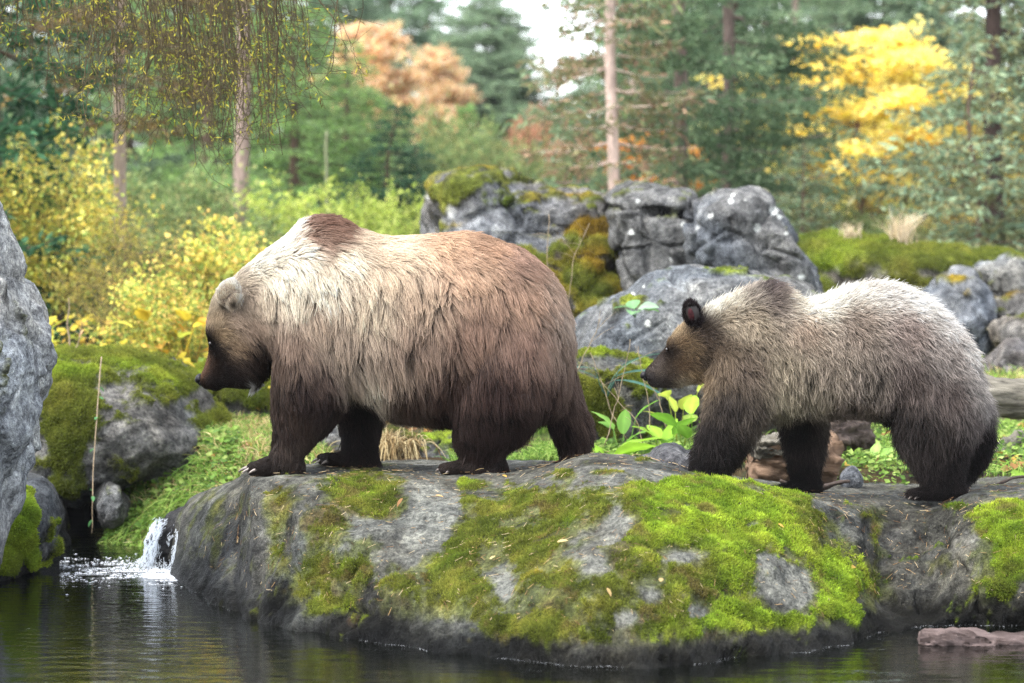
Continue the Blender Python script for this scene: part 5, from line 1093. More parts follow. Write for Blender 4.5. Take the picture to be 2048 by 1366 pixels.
def ellipsoid(c, ax, n=20):
    """ax: three axis vectors"""
    ax = np.asarray(ax, float)
    u = np.linspace(0, 2 * np.pi, n, endpoint=False); v = np.linspace(0, np.pi, n // 2 + 1)[1:-1]
    U, Vv = np.meshgrid(u, v)
    S = np.stack([np.cos(U) * np.sin(Vv), np.sin(U) * np.sin(Vv), np.cos(Vv)], -1).reshape(-1, 3)
    S = np.concatenate([S, [[0, 0, 1], [0, 0, -1]]])
    m = len(v); i = np.arange(m - 1)[:, None] * n; j = np.arange(n)[None]
    q = np.stack([i + j, i + n + j, i + n + (j + 1) % n, i + (j + 1) % n], -1).reshape(-1, 4); jj = np.arange(n); c0 = m * n
    tr = np.concatenate([np.stack([np.full(n, c0), jj, (jj + 1) % n], -1), np.stack([np.full(n, c0 + 1), (m - 1) * n + (jj + 1) % n, (m - 1) * n + jj], -1)])
    return S @ ax + c, [q, tr]

def remesh(parts, voxel, smooth_it):
    V, fs = merge(parts)
    me = mesh_data('tmp', V, fs); o = link('tmp', me)
    md = o.modifiers.new('r', 'REMESH'); md.mode = 'VOXEL'; md.voxel_size = voxel; md.adaptivity = 0.0
    dg = bpy.context.evaluated_depsgraph_get(); dg.update()
    ev = o.evaluated_get(dg); m2 = ev.to_mesh()
    nv = len(m2.vertices); co = np.zeros(nv * 3, np.float32); m2.vertices.foreach_get('co', co); co = co.reshape(-1, 3).astype(float)
    npoly = len(m2.polygons); tot = np.zeros(npoly, np.int32); m2.polygons.foreach_get('loop_total', tot)
    li = np.zeros(len(m2.loops), np.int32); m2.loops.foreach_get('vertex_index', li)
    ev.to_mesh_clear(); bpy.data.objects.remove(o); bpy.data.meshes.remove(me)
    assert (tot == 4).all()
    q = li.reshape(-1, 4)
    e = np.concatenate([q[:, [0, 1]], q[:, [1, 2]], q[:, [2, 3]], q[:, [3, 0]]]); e = np.concatenate([e, e[:, ::-1]])
    deg = np.bincount(e[:, 0], minlength=nv)[:, None]
    for it in range(smooth_it):
        for lam in (0.55, -0.45):
            s = np.stack([np.bincount(e[:, 0], co[e[:, 1], k], nv) for k in range(3)], -1) / np.maximum(deg, 1)
            co = co + lam * (s - co)
    return co, q

def idw(ctrl, pxy, power=3.0):
    """ctrl (n, 2+k) -> (m, k) inverse-distance blend in the animal's side-view plane"""
    c = np.asarray(ctrl, float); out = np.zeros((len(pxy), c.shape[1] - 2))
    for s in range(0, len(pxy), 20000):
        q = pxy[s:s + 20000]
        d2 = ((q[:, None] - c[None, :, :2]) ** 2).sum(-1) + 60.0
        w = d2 ** (-power / 2); w /= w.sum(1, keepdims=True)
        out[s:s + 20000] = w @ c[:, 2:]
    return out

def build_bear(name, loc, label, cat, parts, D, voxel, colc, furc, nstrand, skin_c, eyes, nose, claws, fur_r, seed, opts):
    rs = np.random.RandomState(seed)
    root = empty(name, loc); tag(root, label, cat)
    co, q = remesh(parts, voxel, 10)
    def side(p):        # side-view pixel coordinates on the animal's own mid plane
        return np.stack([CX + p[:, 0] / D * F, HY + (CAMH - p[:, 2]) / D * F], -1)
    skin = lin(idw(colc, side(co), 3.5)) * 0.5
    body = mk('body', co, q, skin_mat, root, col=skin)
    tri = np.concatenate([q[:, [0, 1, 2]], q[:, [0, 2, 3]]])
    vn = vnormals(co, q)
    a, b, c = co[tri[:, 0]], co[tri[:, 1]], co[tri[:, 2]]
    ar = np.linalg.norm(np.cross(b - a, c - a), axis=1) / 2
    cen = (a + b + c) / 3
    fc = idw(furc, side(cen), 3.0)                      # dirx, dirdown, length, lift
    wgt = ar * np.clip((0.06 / fc[:, 2]) ** 0.9, 0.6, 5.0)     # short fur stands denser
    fn = nrm(np.cross(b - a, c - a))
    wgt *= np.where(fn[:, 1] > 0.35, 0.45, 1.0)         # the flank turned away needs fewer hairs
    for fx in opts.get('bare', []):                     # nose pad, inner ear and the like carry none
        wgt *= np.where(np.linalg.norm(cen - fx[0], axis=1) < fx[1], 0.0, 1.0)
    ti = rs.choice(len(tri), nstrand, p=wgt / wgt.sum())
    r1, r2 = np.sqrt(rs.rand(nstrand)), rs.rand(nstrand)
    bc = np.stack([1 - r1, r1 * (1 - r2), r1 * r2], -1)
    T = tri[ti]
    root_p = (co[T] * bc[..., None]).sum(1); nv = nrm((vn[T] * bc[..., None]).sum(1))
    s2 = side(root_p)
    fcs = idw(furc, s2, 3.0); L = fcs[:, 2] * (0.75 + 0.5 * rs.rand(nstrand)); lift = np.clip(fcs[:, 3], 0.03, 1)
    # far side mirrors the near side, so one field serves both
    d = np.stack([fcs[:, 0], np.zeros(nstrand), -fcs[:, 1]], -1)
    wob = np.stack([pnoise(root_p * 9, seed + k) for k in range(3)], -1) * 0.55 + np.stack([pnoise(root_p * 30, seed + 5 + k) for k in range(3)], -1) * 0.35
    d = nrm(d) + wob * opts.get('wob', 1.0)
    d = nrm(d - nv * (d * nv).sum(-1, keepdims=True))
    d = nrm(d + rs.normal(size=(nstrand, 3)) * opts.get('frizz', 0.16))
    K = 6
    t = np.linspace(0, 1, K)
    lf = lift[:, None]
    along = t * (1 - 0.75 * lf) + lf * 0.55 * t ** 2
    up = lf * (1.15 * t - 0.45 * t ** 2) + 0.10 * t * (1 - t)
    pts = root_p[:, None] + L[:, None, None] * (along[..., None] * d[:, None] + up[..., None] * nv[:, None])
    pts[..., 2] -= (L[:, None] * t ** 2) * opts.get('grav', 0.12) * np.clip(1 - lf * 0.5, 0, 1)
    part = np.zeros(nstrand)                            # partings: hair falls away to both sides of a dark gap
    sp2 = s2 + 4 * np.stack([pnoise(root_p * 14, seed + 61), 0 * L], -1)
    for (x0, y0, x1, y1, wd, amt) in opts.get('gaps', []):
        a_, b_ = np.array([x0, y0], float), np.array([x1, y1], float); ab = b_ - a_
        tq = np.clip(((sp2 - a_) @ ab) / (ab @ ab), 0, 1); off = sp2 - a_ - tq[:, None] * ab
        dist = np.hypot(*off.T); prof = np.sin(np.pi * np.clip(tq, .04, .96)) ** .5 * (root_p[:, 1] < D)
        part = np.maximum(part, amt * np.exp(-(dist / wd) ** 2) * prof)
        push = np.sign(off[:, 0]) * np.exp(-(dist / (wd * 2.6)) ** 2) * prof * amt * wd * 1.0 / F * D
        pts[..., 0] += push[:, None] * t
    if opts.get('ridge'):
        fx, fz, thr, amt, mask = opts['ridge']
        rn = np.abs(pnoise(root_p * [fx, 3.0, fz] + .5 * np.stack([pnoise(root_p * 6, seed + 71)] * 3, -1), seed + 70))
        part = np.maximum(part, amt * np.exp(-(rn / thr) ** 2) * mask(s2))
    sh = 1 - .45 * np.clip(part, 0, 1)
    pts = root_p[:, None] + (pts - root_p[:, None]) * sh[:, None, None]
    # clumping, coarse then fine
    for ng, amt, pw in opts['clump']:
        gi = rs.choice(nstrand, ng, replace=False)
        kd = kdtree.KDTree(ng)
        for k, g in enumerate(gi): kd.insert(root_p[g], k)
        kd.balance()
        near = np.array([kd.find(p)[1] for p in root_p])
        g = gi[near]
        cf = amt * np.clip(L / 0.05, 0.25, 1.2) * (0.6 + 0.8 * rs.rand(ng)[near])
        w = np.clip(cf, 0, 0.92)[:, None] * t[None] ** pw
        # follow the guide hair of one's own tuft, scaled to one's own length
        gp = pts[g] - root_p[g][:, None]
        tgt = root_p[g][:, None] + gp * (L / L[g])[:, None, None]
        pts = pts + w[..., None] * (tgt - pts)
    pts += rs.normal(size=pts.shape) * (t ** 1.5)[None, :, None] * L[:, None, None] * 0.03
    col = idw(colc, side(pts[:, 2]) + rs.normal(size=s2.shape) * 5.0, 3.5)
    nz = fbm(root_p * 7, 3, seed + 40)
    col = lin(np.clip(col, 5, 250))
    lum = col.mean(1, keepdims=True); col = np.clip(lum + (col - lum) * .74, .003, 1) * np.array([1.0, 1.02, .97])
    col = opts.get('gain', 1.0) * col ** opts.get('gam', 1.2)
    col = col * (1 + 0.22 * nz)[:, None] * np.exp(rs.normal(size=nstrand) * (opts.get('var', 0.22) + .3 * np.clip(1 - lum[:, 0] / .12, 0, 1)))[:, None]  # dark hairs vary more, painting rim-lit glints into them
    if opts.get('under'):                                # short dark under-wool between long pale hairs
        u = rs.rand(nstrand) < opts['under'][0]
        L = np.where(u, L * 0.6, L); col = np.where(u[:, None], col * opts['under'][1], col)
        pts = np.where(u[:, None, None], root_p[:, None] + (pts - root_p[:, None]) * 0.68, pts)
    col = col * (1 - .86 * np.clip(part, 0, 1))[:, None]  # shade of the partings put into the hair colour
    for fn_ in opts.get('recolor', []): col = fn_(root_p, nv, col, rs)
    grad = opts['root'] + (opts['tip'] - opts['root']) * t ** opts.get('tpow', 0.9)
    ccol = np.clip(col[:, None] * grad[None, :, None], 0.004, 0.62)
    rr = fur_r * np.clip(L / 0.05, 0.45, 1.25)[:, None] * np.array([0.8, 1.0, 0.95, 0.8, 0.55, 0.2])[None]
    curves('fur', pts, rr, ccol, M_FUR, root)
    for ce, rad in eyes:
        V, fs = ellipsoid(np.array(ce), np.eye(3) * rad, 24); mk('eye', V, fs, M_EYE, root)
    for nose_parts, nm in nose:
        V, fs = merge(nose_parts) if isinstance(nose_parts, list) else nose_parts
        mk(nm, V, fs, M_NOSE, root)
    for base, dirv, ln, rad in claws:
        base = np.array(base); dv = nrm(np.array(dirv, float)); tt = np.linspace(0, 1, 7)
        path = base + ln * (tt[:, None] * dv + (tt ** 2)[:, None] * np.array([0, 0, -0.42]))
        V, fs = tube(path, rad * (1 - tt) ** 0.7 * 1.0 + 0.0006, 8); mk('claw', V, fs, M_CLAW, root)
    return root

skin_mat, _nt, _n, _b = newmat('skin')
_nt.links.new(attr(_nt, 'col'), _b.inputs['Base Color']); _b.inputs['Roughness'].default_value = 0.7
M_EYE = mat_plain('eye', (0.012, 0.008, 0.006), 0.05, 0.6, 0.2, 60)
M_NOSE = mat_plain('nose_leather', (0.012, 0.011, 0.013), 0.5, 0.22, 0.4, 400, 0.001)
M_CLAW = mat_plain('claw_horn', (0.17, 0.14, 0.12), 0.3, 0.5, 0.45, 60)

def paw(pairs, toes, D):
    parts = [loft_pairs(pairs, D)]
    for px, py, yo, r in toes:
        c = P(px + 8 * abs(len(toes) // 2 - toes.index((px, py, yo, r))), py, D + yo); parts.append(ellipsoid(c, np.diag([r * 1.35, r * 0.82, r]), 14))
    return parts
def claw_set(px, py, D, yos, ln, rad, dx=-1.0, dz=-0.25):
    return [(P(px + 10 * abs(k - 2.2), py + 1.5 * (2 - k), D + yo), (dx, (k - 2) * 0.16, dz), ln * (0.85 + 0.15 * (k % 2)), rad) for k, yo in enumerate(yos)]

# ----- the big bear
DA = 12.0
A = []
A.append(loft_pairs([(1138, 665, 1134, 745, .06, 0), (1128, 620, 1124, 790, .17, 0), (1108, 567, 1108, 812, .245, 0), (1070, 525, 1068, 826, .30, 0), (1020, 494, 1012, 842, .335, 0), (940, 470, 930, 840, .355, 0),
    (850, 473, 842, 834, .365, 0), (770, 474, 762, 820, .355, 0), (705, 456, 700, 796, .335, 0), (655, 440, 652, 788, .305, 0), (608, 447, 612, 778, .28, 0),
    (570, 477, 585, 765, .245, 0), (530, 505, 560, 742, .205, 0), (497, 532, 548, 716, .175, 0), (470, 552, 540, 700, .155, 0)], DA))
A.append(loft_pairs([(500, 535, 555, 705, .15, 0), (466, 556, 540, 715, .15, 0), (441, 572, 532, 738, .148, 0), (427, 597, 518, 757, .142, 0), (419, 625, 500, 768, .126, 0), (414, 653, 477, 773, .098, 0),
    (419, 690, 457, 774, .070, 0), (415, 716, 442, 775, .056, 0), (407, 739, 428, 779, .048, 0), (400, 752, 413, 777, .036, 0), (399, 760, 406, 772, .022, 0)], DA))
A.append(ellipsoid(P(430, 775, DA), np.array([[.022, 0, -.004], [0, .034, 0], [.003, 0, .013]]), 14))     # lower lip
A.append(ellipsoid(P(410, 770, DA), np.array([[.014, 0, 0], [0, .034, 0], [0, 0, .016]]), 14))       # upper lip
# brow ridges and the round ears
for s in (-1, 1):
    A.append(ellipsoid(P(428, 662, DA + s * .07), np.diag([.035, .03, .045]), 14))
    ec = P(457, 587, DA + s * .162)
    u = nrm(np.array([0.32, 0, 0.95])); v = np.cross([0, 1, 0], u)
    outw = np.array([0, s, 0])
    A.append(ellipsoid(ec, np.array([v * .052 + outw * .010, u * .062 + outw * .022, np.array([0.25, s * 0.032, 0.06]) * [0.08, 1, 0.2]]), 20))
legs = [
  [(560, 600, 690, 660, .13, -.15), (554, 700, 694, 730, .15, -.175), (550, 765, 692, 785, .145, -.185), (550, 808, 680, 818, .125, -.185), (553, 848, 656, 850, .10, -.18), (553, 882, 622, 888, .072, -.175), (546, 906, 604, 914, .066, -.175), (540, 925, 598, 935, .062, -.175)],
  [(660, 620, 790, 640, .12, .12), (676, 750, 782, 755, .11, .15), (684, 818, 764, 818, .085, .155), (688, 858, 750, 860, .07, .155), (690, 888, 742, 892, .066, .155), (690, 908, 740, 912, .062, .155)],
  [(930, 620, 1110, 620, .17, -.14), (912, 730, 1122, 740, .20, -.17), (908, 800, 1105, 800, .185, -.18), (914, 855, 1055, 850, .14, -.18), (924, 890, 1014, 885, .098, -.175), (936, 912, 1002, 912, .068, -.175), (940, 928, 1000, 932, .062, -.175)],
  [(1000, 620, 1128, 620, .14, .13), (1040, 730, 1142, 740, .14, .16), (1080, 800, 1156, 795, .11, .17), (1106, 846, 1170, 840, .085, .17), (1122, 880, 1174, 875, .07, .17), (1128, 905, 1172, 900, .063, .17), (1126, 922, 1170, 922, .06, .17)]]
for lg in legs: A.append(loft_pairs(lg, DA))
A += paw([(604, 912, 606, 946, .055, -.175), (570, 908, 570, 949, .07, -.175), (530, 916, 530, 950, .082, -.175), (508, 926, 508, 950, .078, -.175), (498, 936, 498, 948, .06, -.175)],
         [(508, 935, -.175 + k * .040, .026) for k in (-2, -1, 0, 1, 2)], DA)
A += paw([(742, 898, 744, 928, .055, .155), (705, 900, 705, 930, .068, .155), (668, 906, 668, 930, .08, .155), (648, 914, 648, 929, .074, .155), (640, 920, 640, 928, .058, .155)],
         [(648, 916, .155 + k * .038, .025) for k in (-2, -1, 0, 1, 2)], DA)
A += paw([(1004, 910, 1008, 945, .05, -.175), (970, 912, 970, 948, .066, -.175), (925, 920, 925, 948, .078, -.175), (892, 928, 892, 948, .074, -.175), (880, 934, 880, 946, .058, -.175)],
         [(890, 935, -.175 + k * .036, .023) for k in (-2, -1, 0, 1, 2)], DA)
A += paw([(1172, 905, 1174, 930, .05, .17), (1155, 912, 1155, 934, .066, .17), (1138, 918, 1138, 936, .074, .17), (1126, 924, 1126, 936, .06, .17)],
         [(1126, 928, .17 + k * .034, .02) for k in (-2, -1, 0, 1, 2)], DA)

colA = [(655, 447, 118, 84, 70), (625, 447, 128, 94, 80), (690, 452, 132, 98, 82), (675, 472, 145, 112, 96), (640, 470, 150, 118, 102), (600, 455, 226, 214, 202), (735, 468, 205, 182, 160),
  (520, 510, 232, 224, 214), (560, 480, 236, 228, 218), (560, 560, 222, 208, 190), (600, 540, 228, 214, 196), (620, 510, 228, 212, 194), (600, 600, 212, 196, 178), (540, 600, 190, 172, 154),
  (700, 520, 228, 210, 190), (660, 580, 222, 206, 188), (800, 480, 222, 196, 172), (800, 540, 212, 186, 162), (900, 472, 198, 160, 130), (980, 485, 176, 138, 112), (1050, 520, 164, 130, 114), (1110, 580, 176, 148, 132), (1140, 640, 178, 156, 144),
  (950, 545, 196, 160, 134), (1050, 600, 172, 138, 118), (850, 600, 198, 170, 148), (750, 620, 212, 190, 168), (650, 650, 182, 158, 140), (600, 690, 142, 118, 104), (560, 720, 95, 76, 66), (700, 700, 178, 156, 140), (745, 770, 200, 184, 168),
  (720, 760, 168, 148, 134), (800, 740, 168, 144, 128), (850, 700, 168, 140, 124), (950, 670, 156, 124, 108), (1050, 690, 140, 110, 98), (1130, 700, 150, 126, 114), (1145, 760, 130, 106, 96), (830, 800, 104, 82, 74), (900, 780, 90, 68, 62), (1000, 770, 74, 54, 50), (1100, 780, 96, 74, 68),
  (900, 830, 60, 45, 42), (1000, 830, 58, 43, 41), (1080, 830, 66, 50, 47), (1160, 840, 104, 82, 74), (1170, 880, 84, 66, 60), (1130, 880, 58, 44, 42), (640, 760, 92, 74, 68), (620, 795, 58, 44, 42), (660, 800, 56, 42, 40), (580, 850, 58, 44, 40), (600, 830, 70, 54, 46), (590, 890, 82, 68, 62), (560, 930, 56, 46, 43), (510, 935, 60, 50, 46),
  (720, 820, 44, 33, 32), (715, 890, 46, 36, 35), (660, 915, 54, 44, 42), (960, 880, 58, 44, 42), (920, 935, 66, 54, 50), (990, 935, 56, 44, 42),
  (450, 566, 226, 212, 196), (475, 575, 200, 182, 164), (440, 590, 206, 190, 172), (466, 606, 92, 76, 68), (425, 605, 192, 174, 152), (414, 640, 176, 152, 124), (440, 640, 190, 166, 138), (480, 640, 166, 142, 124), (510, 610, 158, 138, 122), (510, 660, 150, 126, 110), (450, 672, 172, 144, 110), (480, 695, 150, 124, 98),
  (417, 680, 34, 26, 25), (430, 690, 36, 28, 26), (440, 705, 44, 34, 30), (410, 722, 160, 116, 86), (404, 742, 130, 94, 72), (430, 730, 72, 54, 44), (450, 740, 44, 34, 31), (425, 760, 48, 38, 36), (440, 772, 44, 36, 35), (470, 760, 50, 39, 36), (510, 720, 72, 56, 48), (530, 740, 54, 41, 37), (530, 758, 80, 66, 58), (505, 768, 70, 58, 52)]
furA = [(400, 750, 0.15, -1, 0.007, 0.12), (410, 715, 0.1, -1, 0.01, 0.12), (425, 770, 0.6, -0.6, 0.009, 0.12), (450, 765, 0.9, -0.1, 0.016, 0.2), (412, 670, 0.2, -1, 0.016, 0.2), (430, 690, 0.4, -0.4, 0.016, 0.2), (420, 620, 0.5, -0.9, 0.024, 0.25), (460, 690, 0.9, 0.3, 0.034, 0.3), (500, 660, 0.75, 0.7, 0.05, 0.32), (520, 710, 0.6, 0.8, 0.055, 0.32), (515, 768, 0.3, 1, 0.075, 0.35), (490, 770, 0.6, 0.7, 0.04, 0.3), (455, 575, -0.1, -0.9, 0.016, 0.3), (470, 598, 0.2, 0.8, 0.016, 0.3), (442, 590, -0.2, -0.6, 0.016, 0.3), (460, 588, 0.0, -0.8, 0.014, 0.3), (500, 540, 0.9, -0.2, 0.05, 0.28), (560, 480, 0.9, -0.25, 0.06, 0.28), (620, 440, 0.9, 0.1, 0.065, 0.42), (660, 435, 1, 0.2, 0.07, 0.42), (720, 455, 0.9, 0.3, 0.06, 0.25), (820, 470, 0.9, 0.25, 0.055, 0.22), (950, 470, 0.95, 0.3, 0.06, 0.3), (1040, 500, 0.8, 0.65, 0.065, 0.34), (1110, 580, 0.5, 0.9, 0.07, 0.36), (1140, 680, 0.3, 1, 0.08, 0.36), (1140, 780, 0.25, 1, 0.09, 0.34), (560, 580, 0.45, 0.9, 0.065, 0.25), (640, 600, 0.15, 1, 0.075, 0.26), (750, 600, 0.1, 1, 0.08, 0.26), (850, 600, 0.15, 1, 0.08, 0.26), (950, 600, 0.35, 0.9, 0.075, 0.28), (1050, 640, 0.4, 0.9, 0.08, 0.3), (600, 700, 0.2, 1, 0.085, 0.26), (700, 720, 0.12, 1, 0.105, 0.28), (800, 740, 0.12, 1, 0.115, 0.28), (900, 740, 0.18, 1, 0.11, 0.3), (1000, 740, 0.25, 1, 0.1, 0.3), (750, 790, 0.1, 1, 0.11, 0.25), (860, 800, 0.15, 1, 0.1, 0.28), (960, 815, 0.2, 1, 0.08, 0.3), (1080, 810, 0.25, 1, 0.09, 0.32), (600, 790, 0.15, 1, 0.065, 0.3), (560, 760, 0.1, 1, 0.06, 0.3), (600, 860, 0.25, 1, 0.0671, 0.58), (580, 910, 0.2, 1, 0.0512, 0.52), (530, 930, -0.8, 0.4, 0.016, 0.2), (500, 938, -1, 0.3, 0.008, 0.15), (720, 800, 0.15, 1, 0.055, 0.3), (720, 870, 0.3, 1, 0.0671, 0.58), (740, 890, 0.6, 1, 0.0732, 0.62), (665, 914, -0.8, 0.4, 0.014, 0.2), (642, 918, -1, 0.3, 0.008, 0.15), (1000, 850, 0.2, 1, 0.0732, 0.46), (940, 880, 0, 1, 0.0671, 0.58), (980, 910, 0.1, 1, 0.0512, 0.5), (925, 935, -0.8, 0.4, 0.016, 0.2), (886, 936, -1, 0.3, 0.008, 0.15), (1060, 840, 0.3, 1, 0.0976, 0.5), (1150, 840, 0.35, 1, 0.0732, 0.56), (1160, 890, 0.2, 1, 0.0512, 0.5)]
def ear_toneA(p, nv, col, rs):
    # white tuft under the throat
    px, py = CX + p[:, 0] / DA * F, HY + (CAMH - p[:, 2]) / DA * F
    k = sstep(484, 500, px) * sstep(540, 530, px) * sstep(746, 760, py) * (np.abs(p[:, 1] - DA) < .16)
    col = col * (1 - k)[:, None] + lin([226, 221, 213])[None] * k[:, None]
    # inside of the near ear opens back and down: put in as darkened hairs
    for s in (-1, 1):
        e = P(466, 604, DA + s * .17)
        k = np.exp(-((p[:, 0] - e[0]) ** 2 + (p[:, 2] - e[2]) ** 2) / .022 ** 2) * (np.abs(p[:, 1] - e[1]) < .09)
        q = P(457, 588, DA + s * .165)
        m = (np.linalg.norm((p - q) / np.array([.066, .05, .078]), axis=1) < 1.0) & (s * (p[:, 1] - DA) > .138)
        rr_ = np.linalg.norm((p - q) / np.array([.07, .09, .082]), axis=1)
        wq = sstep(1.05, .75, rr_) * m
        ru = np.hypot(p[:, 0] - q[0], p[:, 2] - q[2]) / .062
        uvd = ((p[:, 0] - q[0]) * .35 + (p[:, 2] - q[2]) * .94) / .062          # towards the top and back of the ear
        rim = sstep(.45, .8, ru) * sstep(-.5, .2, uvd)
        tone = (lin([214, 194, 170])[None] * (1 - rim)[:, None] + lin([250, 236, 214])[None] * rim[:, None]) * np.exp(.25 * rs.normal(size=(len(p), 1)))
        col = col * (1 - wq)[:, None] + tone * wq[:, None]
        col = col * (1 - 0.9 * k)[:, None]
    return col
noseA = [ellipsoid(P(398, 757, DA), np.array([[.017, 0, 0], [0, .030, 0], [.004, 0, .021]]), 18), ellipsoid(P(401, 765, DA), np.diag([.012, .018, .014]), 14)]
clawsA = claw_set(499, 935, DA, [-.175 + k * .040 for k in (-2, -1, 0, 1, 2)], .062, .0095, -1, .06) + claw_set(643, 917, DA, [.155 + k * .038 for k in (-2, -1, 0, 1, 2)], .058, .009, -1, .06) + \
    claw_set(884, 937, DA, [-.175 + k * .036 for k in (-2, -1, 0, 1, 2)], .04, .008, -1, .02) + claw_set(1118, 931, DA, [.17 + k * .034 for k in (-2, -1, 0, 1, 2)], .032, .007)
bearA = build_bear('brown_bear', tuple(P(800, 946, DA)), 'large brown bear with cream neck and dark legs walking with its head lowered', 'bear', A, DA, .0105, colA, furA,
    FURN, None, [(P(421, 687, DA + s * .079), .0085) for s in (-1, 1)], [(noseA, 'nose')], clawsA, .0009, 11,
    dict(gain=1.06, gam=1.20, clump=[(FURN // 300, .26, 1.2), (FURN // 16, .50, 0.9)], root=.30, tip=1.12, tpow=.8, var=.16, frizz=.10, wob=.8, grav=.16, under=(.25, .55), recolor=[ear_toneA],
         ridge=(15, 4.2, .05, .62, lambda s: np.exp(-(((s[:, 0] - 800) / 190) ** 2 + ((s[:, 1] - 640) / 130) ** 2) ** 2)),
         gaps=[(823, 660, 828, 720, 5, .9), (762, 560, 772, 650, 4, .7), (836, 540, 848, 600, 4, .7), (872, 545, 880, 620, 4, .6), (742, 580, 750, 650, 4, .55), (905, 620, 915, 680, 4, .5), (800, 690, 806, 780, 4, .6), (850, 720, 856, 800, 4, .6), (700, 540, 712, 600, 4, .45), (660, 560, 668, 640, 4, .4), (540, 690, 546, 740, 6, .8)]))

# ----- the young bear
DB = 11.85
B = []
B.append(loft_pairs([(1952, 775, 1946, 835, .05, 0), (1938, 722, 1934, 858, .12, 0), (1912, 676, 1908, 864, .19, 0), (1872, 632, 1868, 860, .235, 0), (1825, 598, 1822, 850, .26, 0), (1770, 580, 1766, 838, .268, 0), (1710, 584, 1706, 832, .262, 0),
    (1650, 602, 1646, 828, .25, 0), (1600, 606, 1600, 826, .238, 0), (1550, 580, 1552, 824, .222, 0), (1508, 582, 1512, 816, .2, 0), (1468, 598, 1478, 798, .172, 0), (1430, 614, 1452, 768, .145, 0), (1400, 626, 1434, 752, .125, 0)], DB))
B.append(loft_pairs([(1425, 618, 1450, 748, .12, 0), (1398, 630, 1428, 752, .12, 0), (1376, 643, 1406, 757, .114, 0), (1357, 659, 1386, 762, .103, 0), (1343, 677, 1366, 766, .083, 0), (1333, 695, 1349, 773, .060, 0), (1318, 711, 1331, 775, .047, 0),
    (1303, 727, 1313, 774, .040, 0), (1292, 739, 1301, 771, .031, 0), (1288, 748, 1295, 762, .016, 0)], DB))
for s in (-1, 1):
    B.append(ellipsoid(P(1346, 690, DB + s * .058), np.diag([.026, .022, .034]), 14))
    ec = P(1384, 628, DB + s * .098)
    u = nrm(np.array([-0.16, s * .25, 0.97])); wv = nrm(np.array([-.55, s * 1.0, 0.1])); v = np.cross(u, wv)
    B.append(ellipsoid(ec, np.array([v * .043, u * .06, wv * .017]), 20))
legsB = [
  [(1432, 690, 1560, 700, .10, -.10), (1420, 780, 1540, 800, .105, -.13), (1412, 838, 1512, 852, .085, -.14), (1402, 880, 1482, 902, .07, -.14), (1392, 915, 1456, 934, .06, -.14), (1384, 945, 1440, 958, .055, -.14)],
  [(1550, 740, 1660, 745, .10, .09), (1565, 812, 1656, 814, .085, .115), (1573, 866, 1645, 868, .068, .12), (1580, 915, 1638, 918, .058, .12), (1584, 945, 1632, 950, .054, .12), (1584, 962, 1632, 966, .05, .12)],
  [(1790, 670, 1900, 690, .13, -.09), (1788, 780, 1956, 792, .14, -.12), (1794, 842, 1948, 846, .12, -.14), (1812, 894, 1936, 890, .092, -.14), (1836, 936, 1926, 928, .072, -.14), (1852, 962, 1922, 958, .058, -.14), (1860, 976, 1922, 978, .053, -.14)],
  [(1850, 700, 1920, 740, .12, .09), (1890, 795, 1968, 812, .10, .125), (1912, 845, 1976, 856, .08, .14), (1930, 885, 1980, 882, .060, .14), (1918, 915, 1968, 922, .05, .14), (1895, 942, 1945, 955, .046, .14), (1872, 962, 1916, 974, .045, .14)]]
for lg in legsB: B.append(loft_pairs(lg, DB))
B += paw([(1444, 952, 1446, 976, .046, -.14), (1412, 952, 1412, 978, .058, -.14), (1382, 958, 1382, 979, .064, -.14), (1366, 966, 1366, 978, .05, -.14)], [(1366, 970, -.14 + k * .028, .017) for k in (-2, -1, 0, 1, 2)], DB)
B += paw([(1636, 956, 1638, 984, .044, .12), (1600, 960, 1600, 986, .056, .12), (1566, 970, 1566, 986, .062, .12), (1550, 976, 1550, 985, .05, .12)], [(1553, 978, .12 + k * .028, .016) for k in (-2, -1, 0, 1, 2)], DB)
B += paw([(1926, 962, 1928, 996, .044, -.14), (1890, 966, 1890, 998, .056, -.14), (1850, 974, 1850, 998, .064, -.14), (1826, 982, 1826, 997, .056, -.14)], [(1822, 987, -.14 + k * .028, .017) for k in (-2, -1, 0, 1, 2)], DB)
B += paw([(1908, 960, 1912, 980, .04, .14), (1880, 966, 1880, 985, .05, .14), (1856, 974, 1856, 986, .05, .14)], [(1852, 979, .14 + k * .026, .015) for k in (-2, -1, 0, 1, 2)], DB)
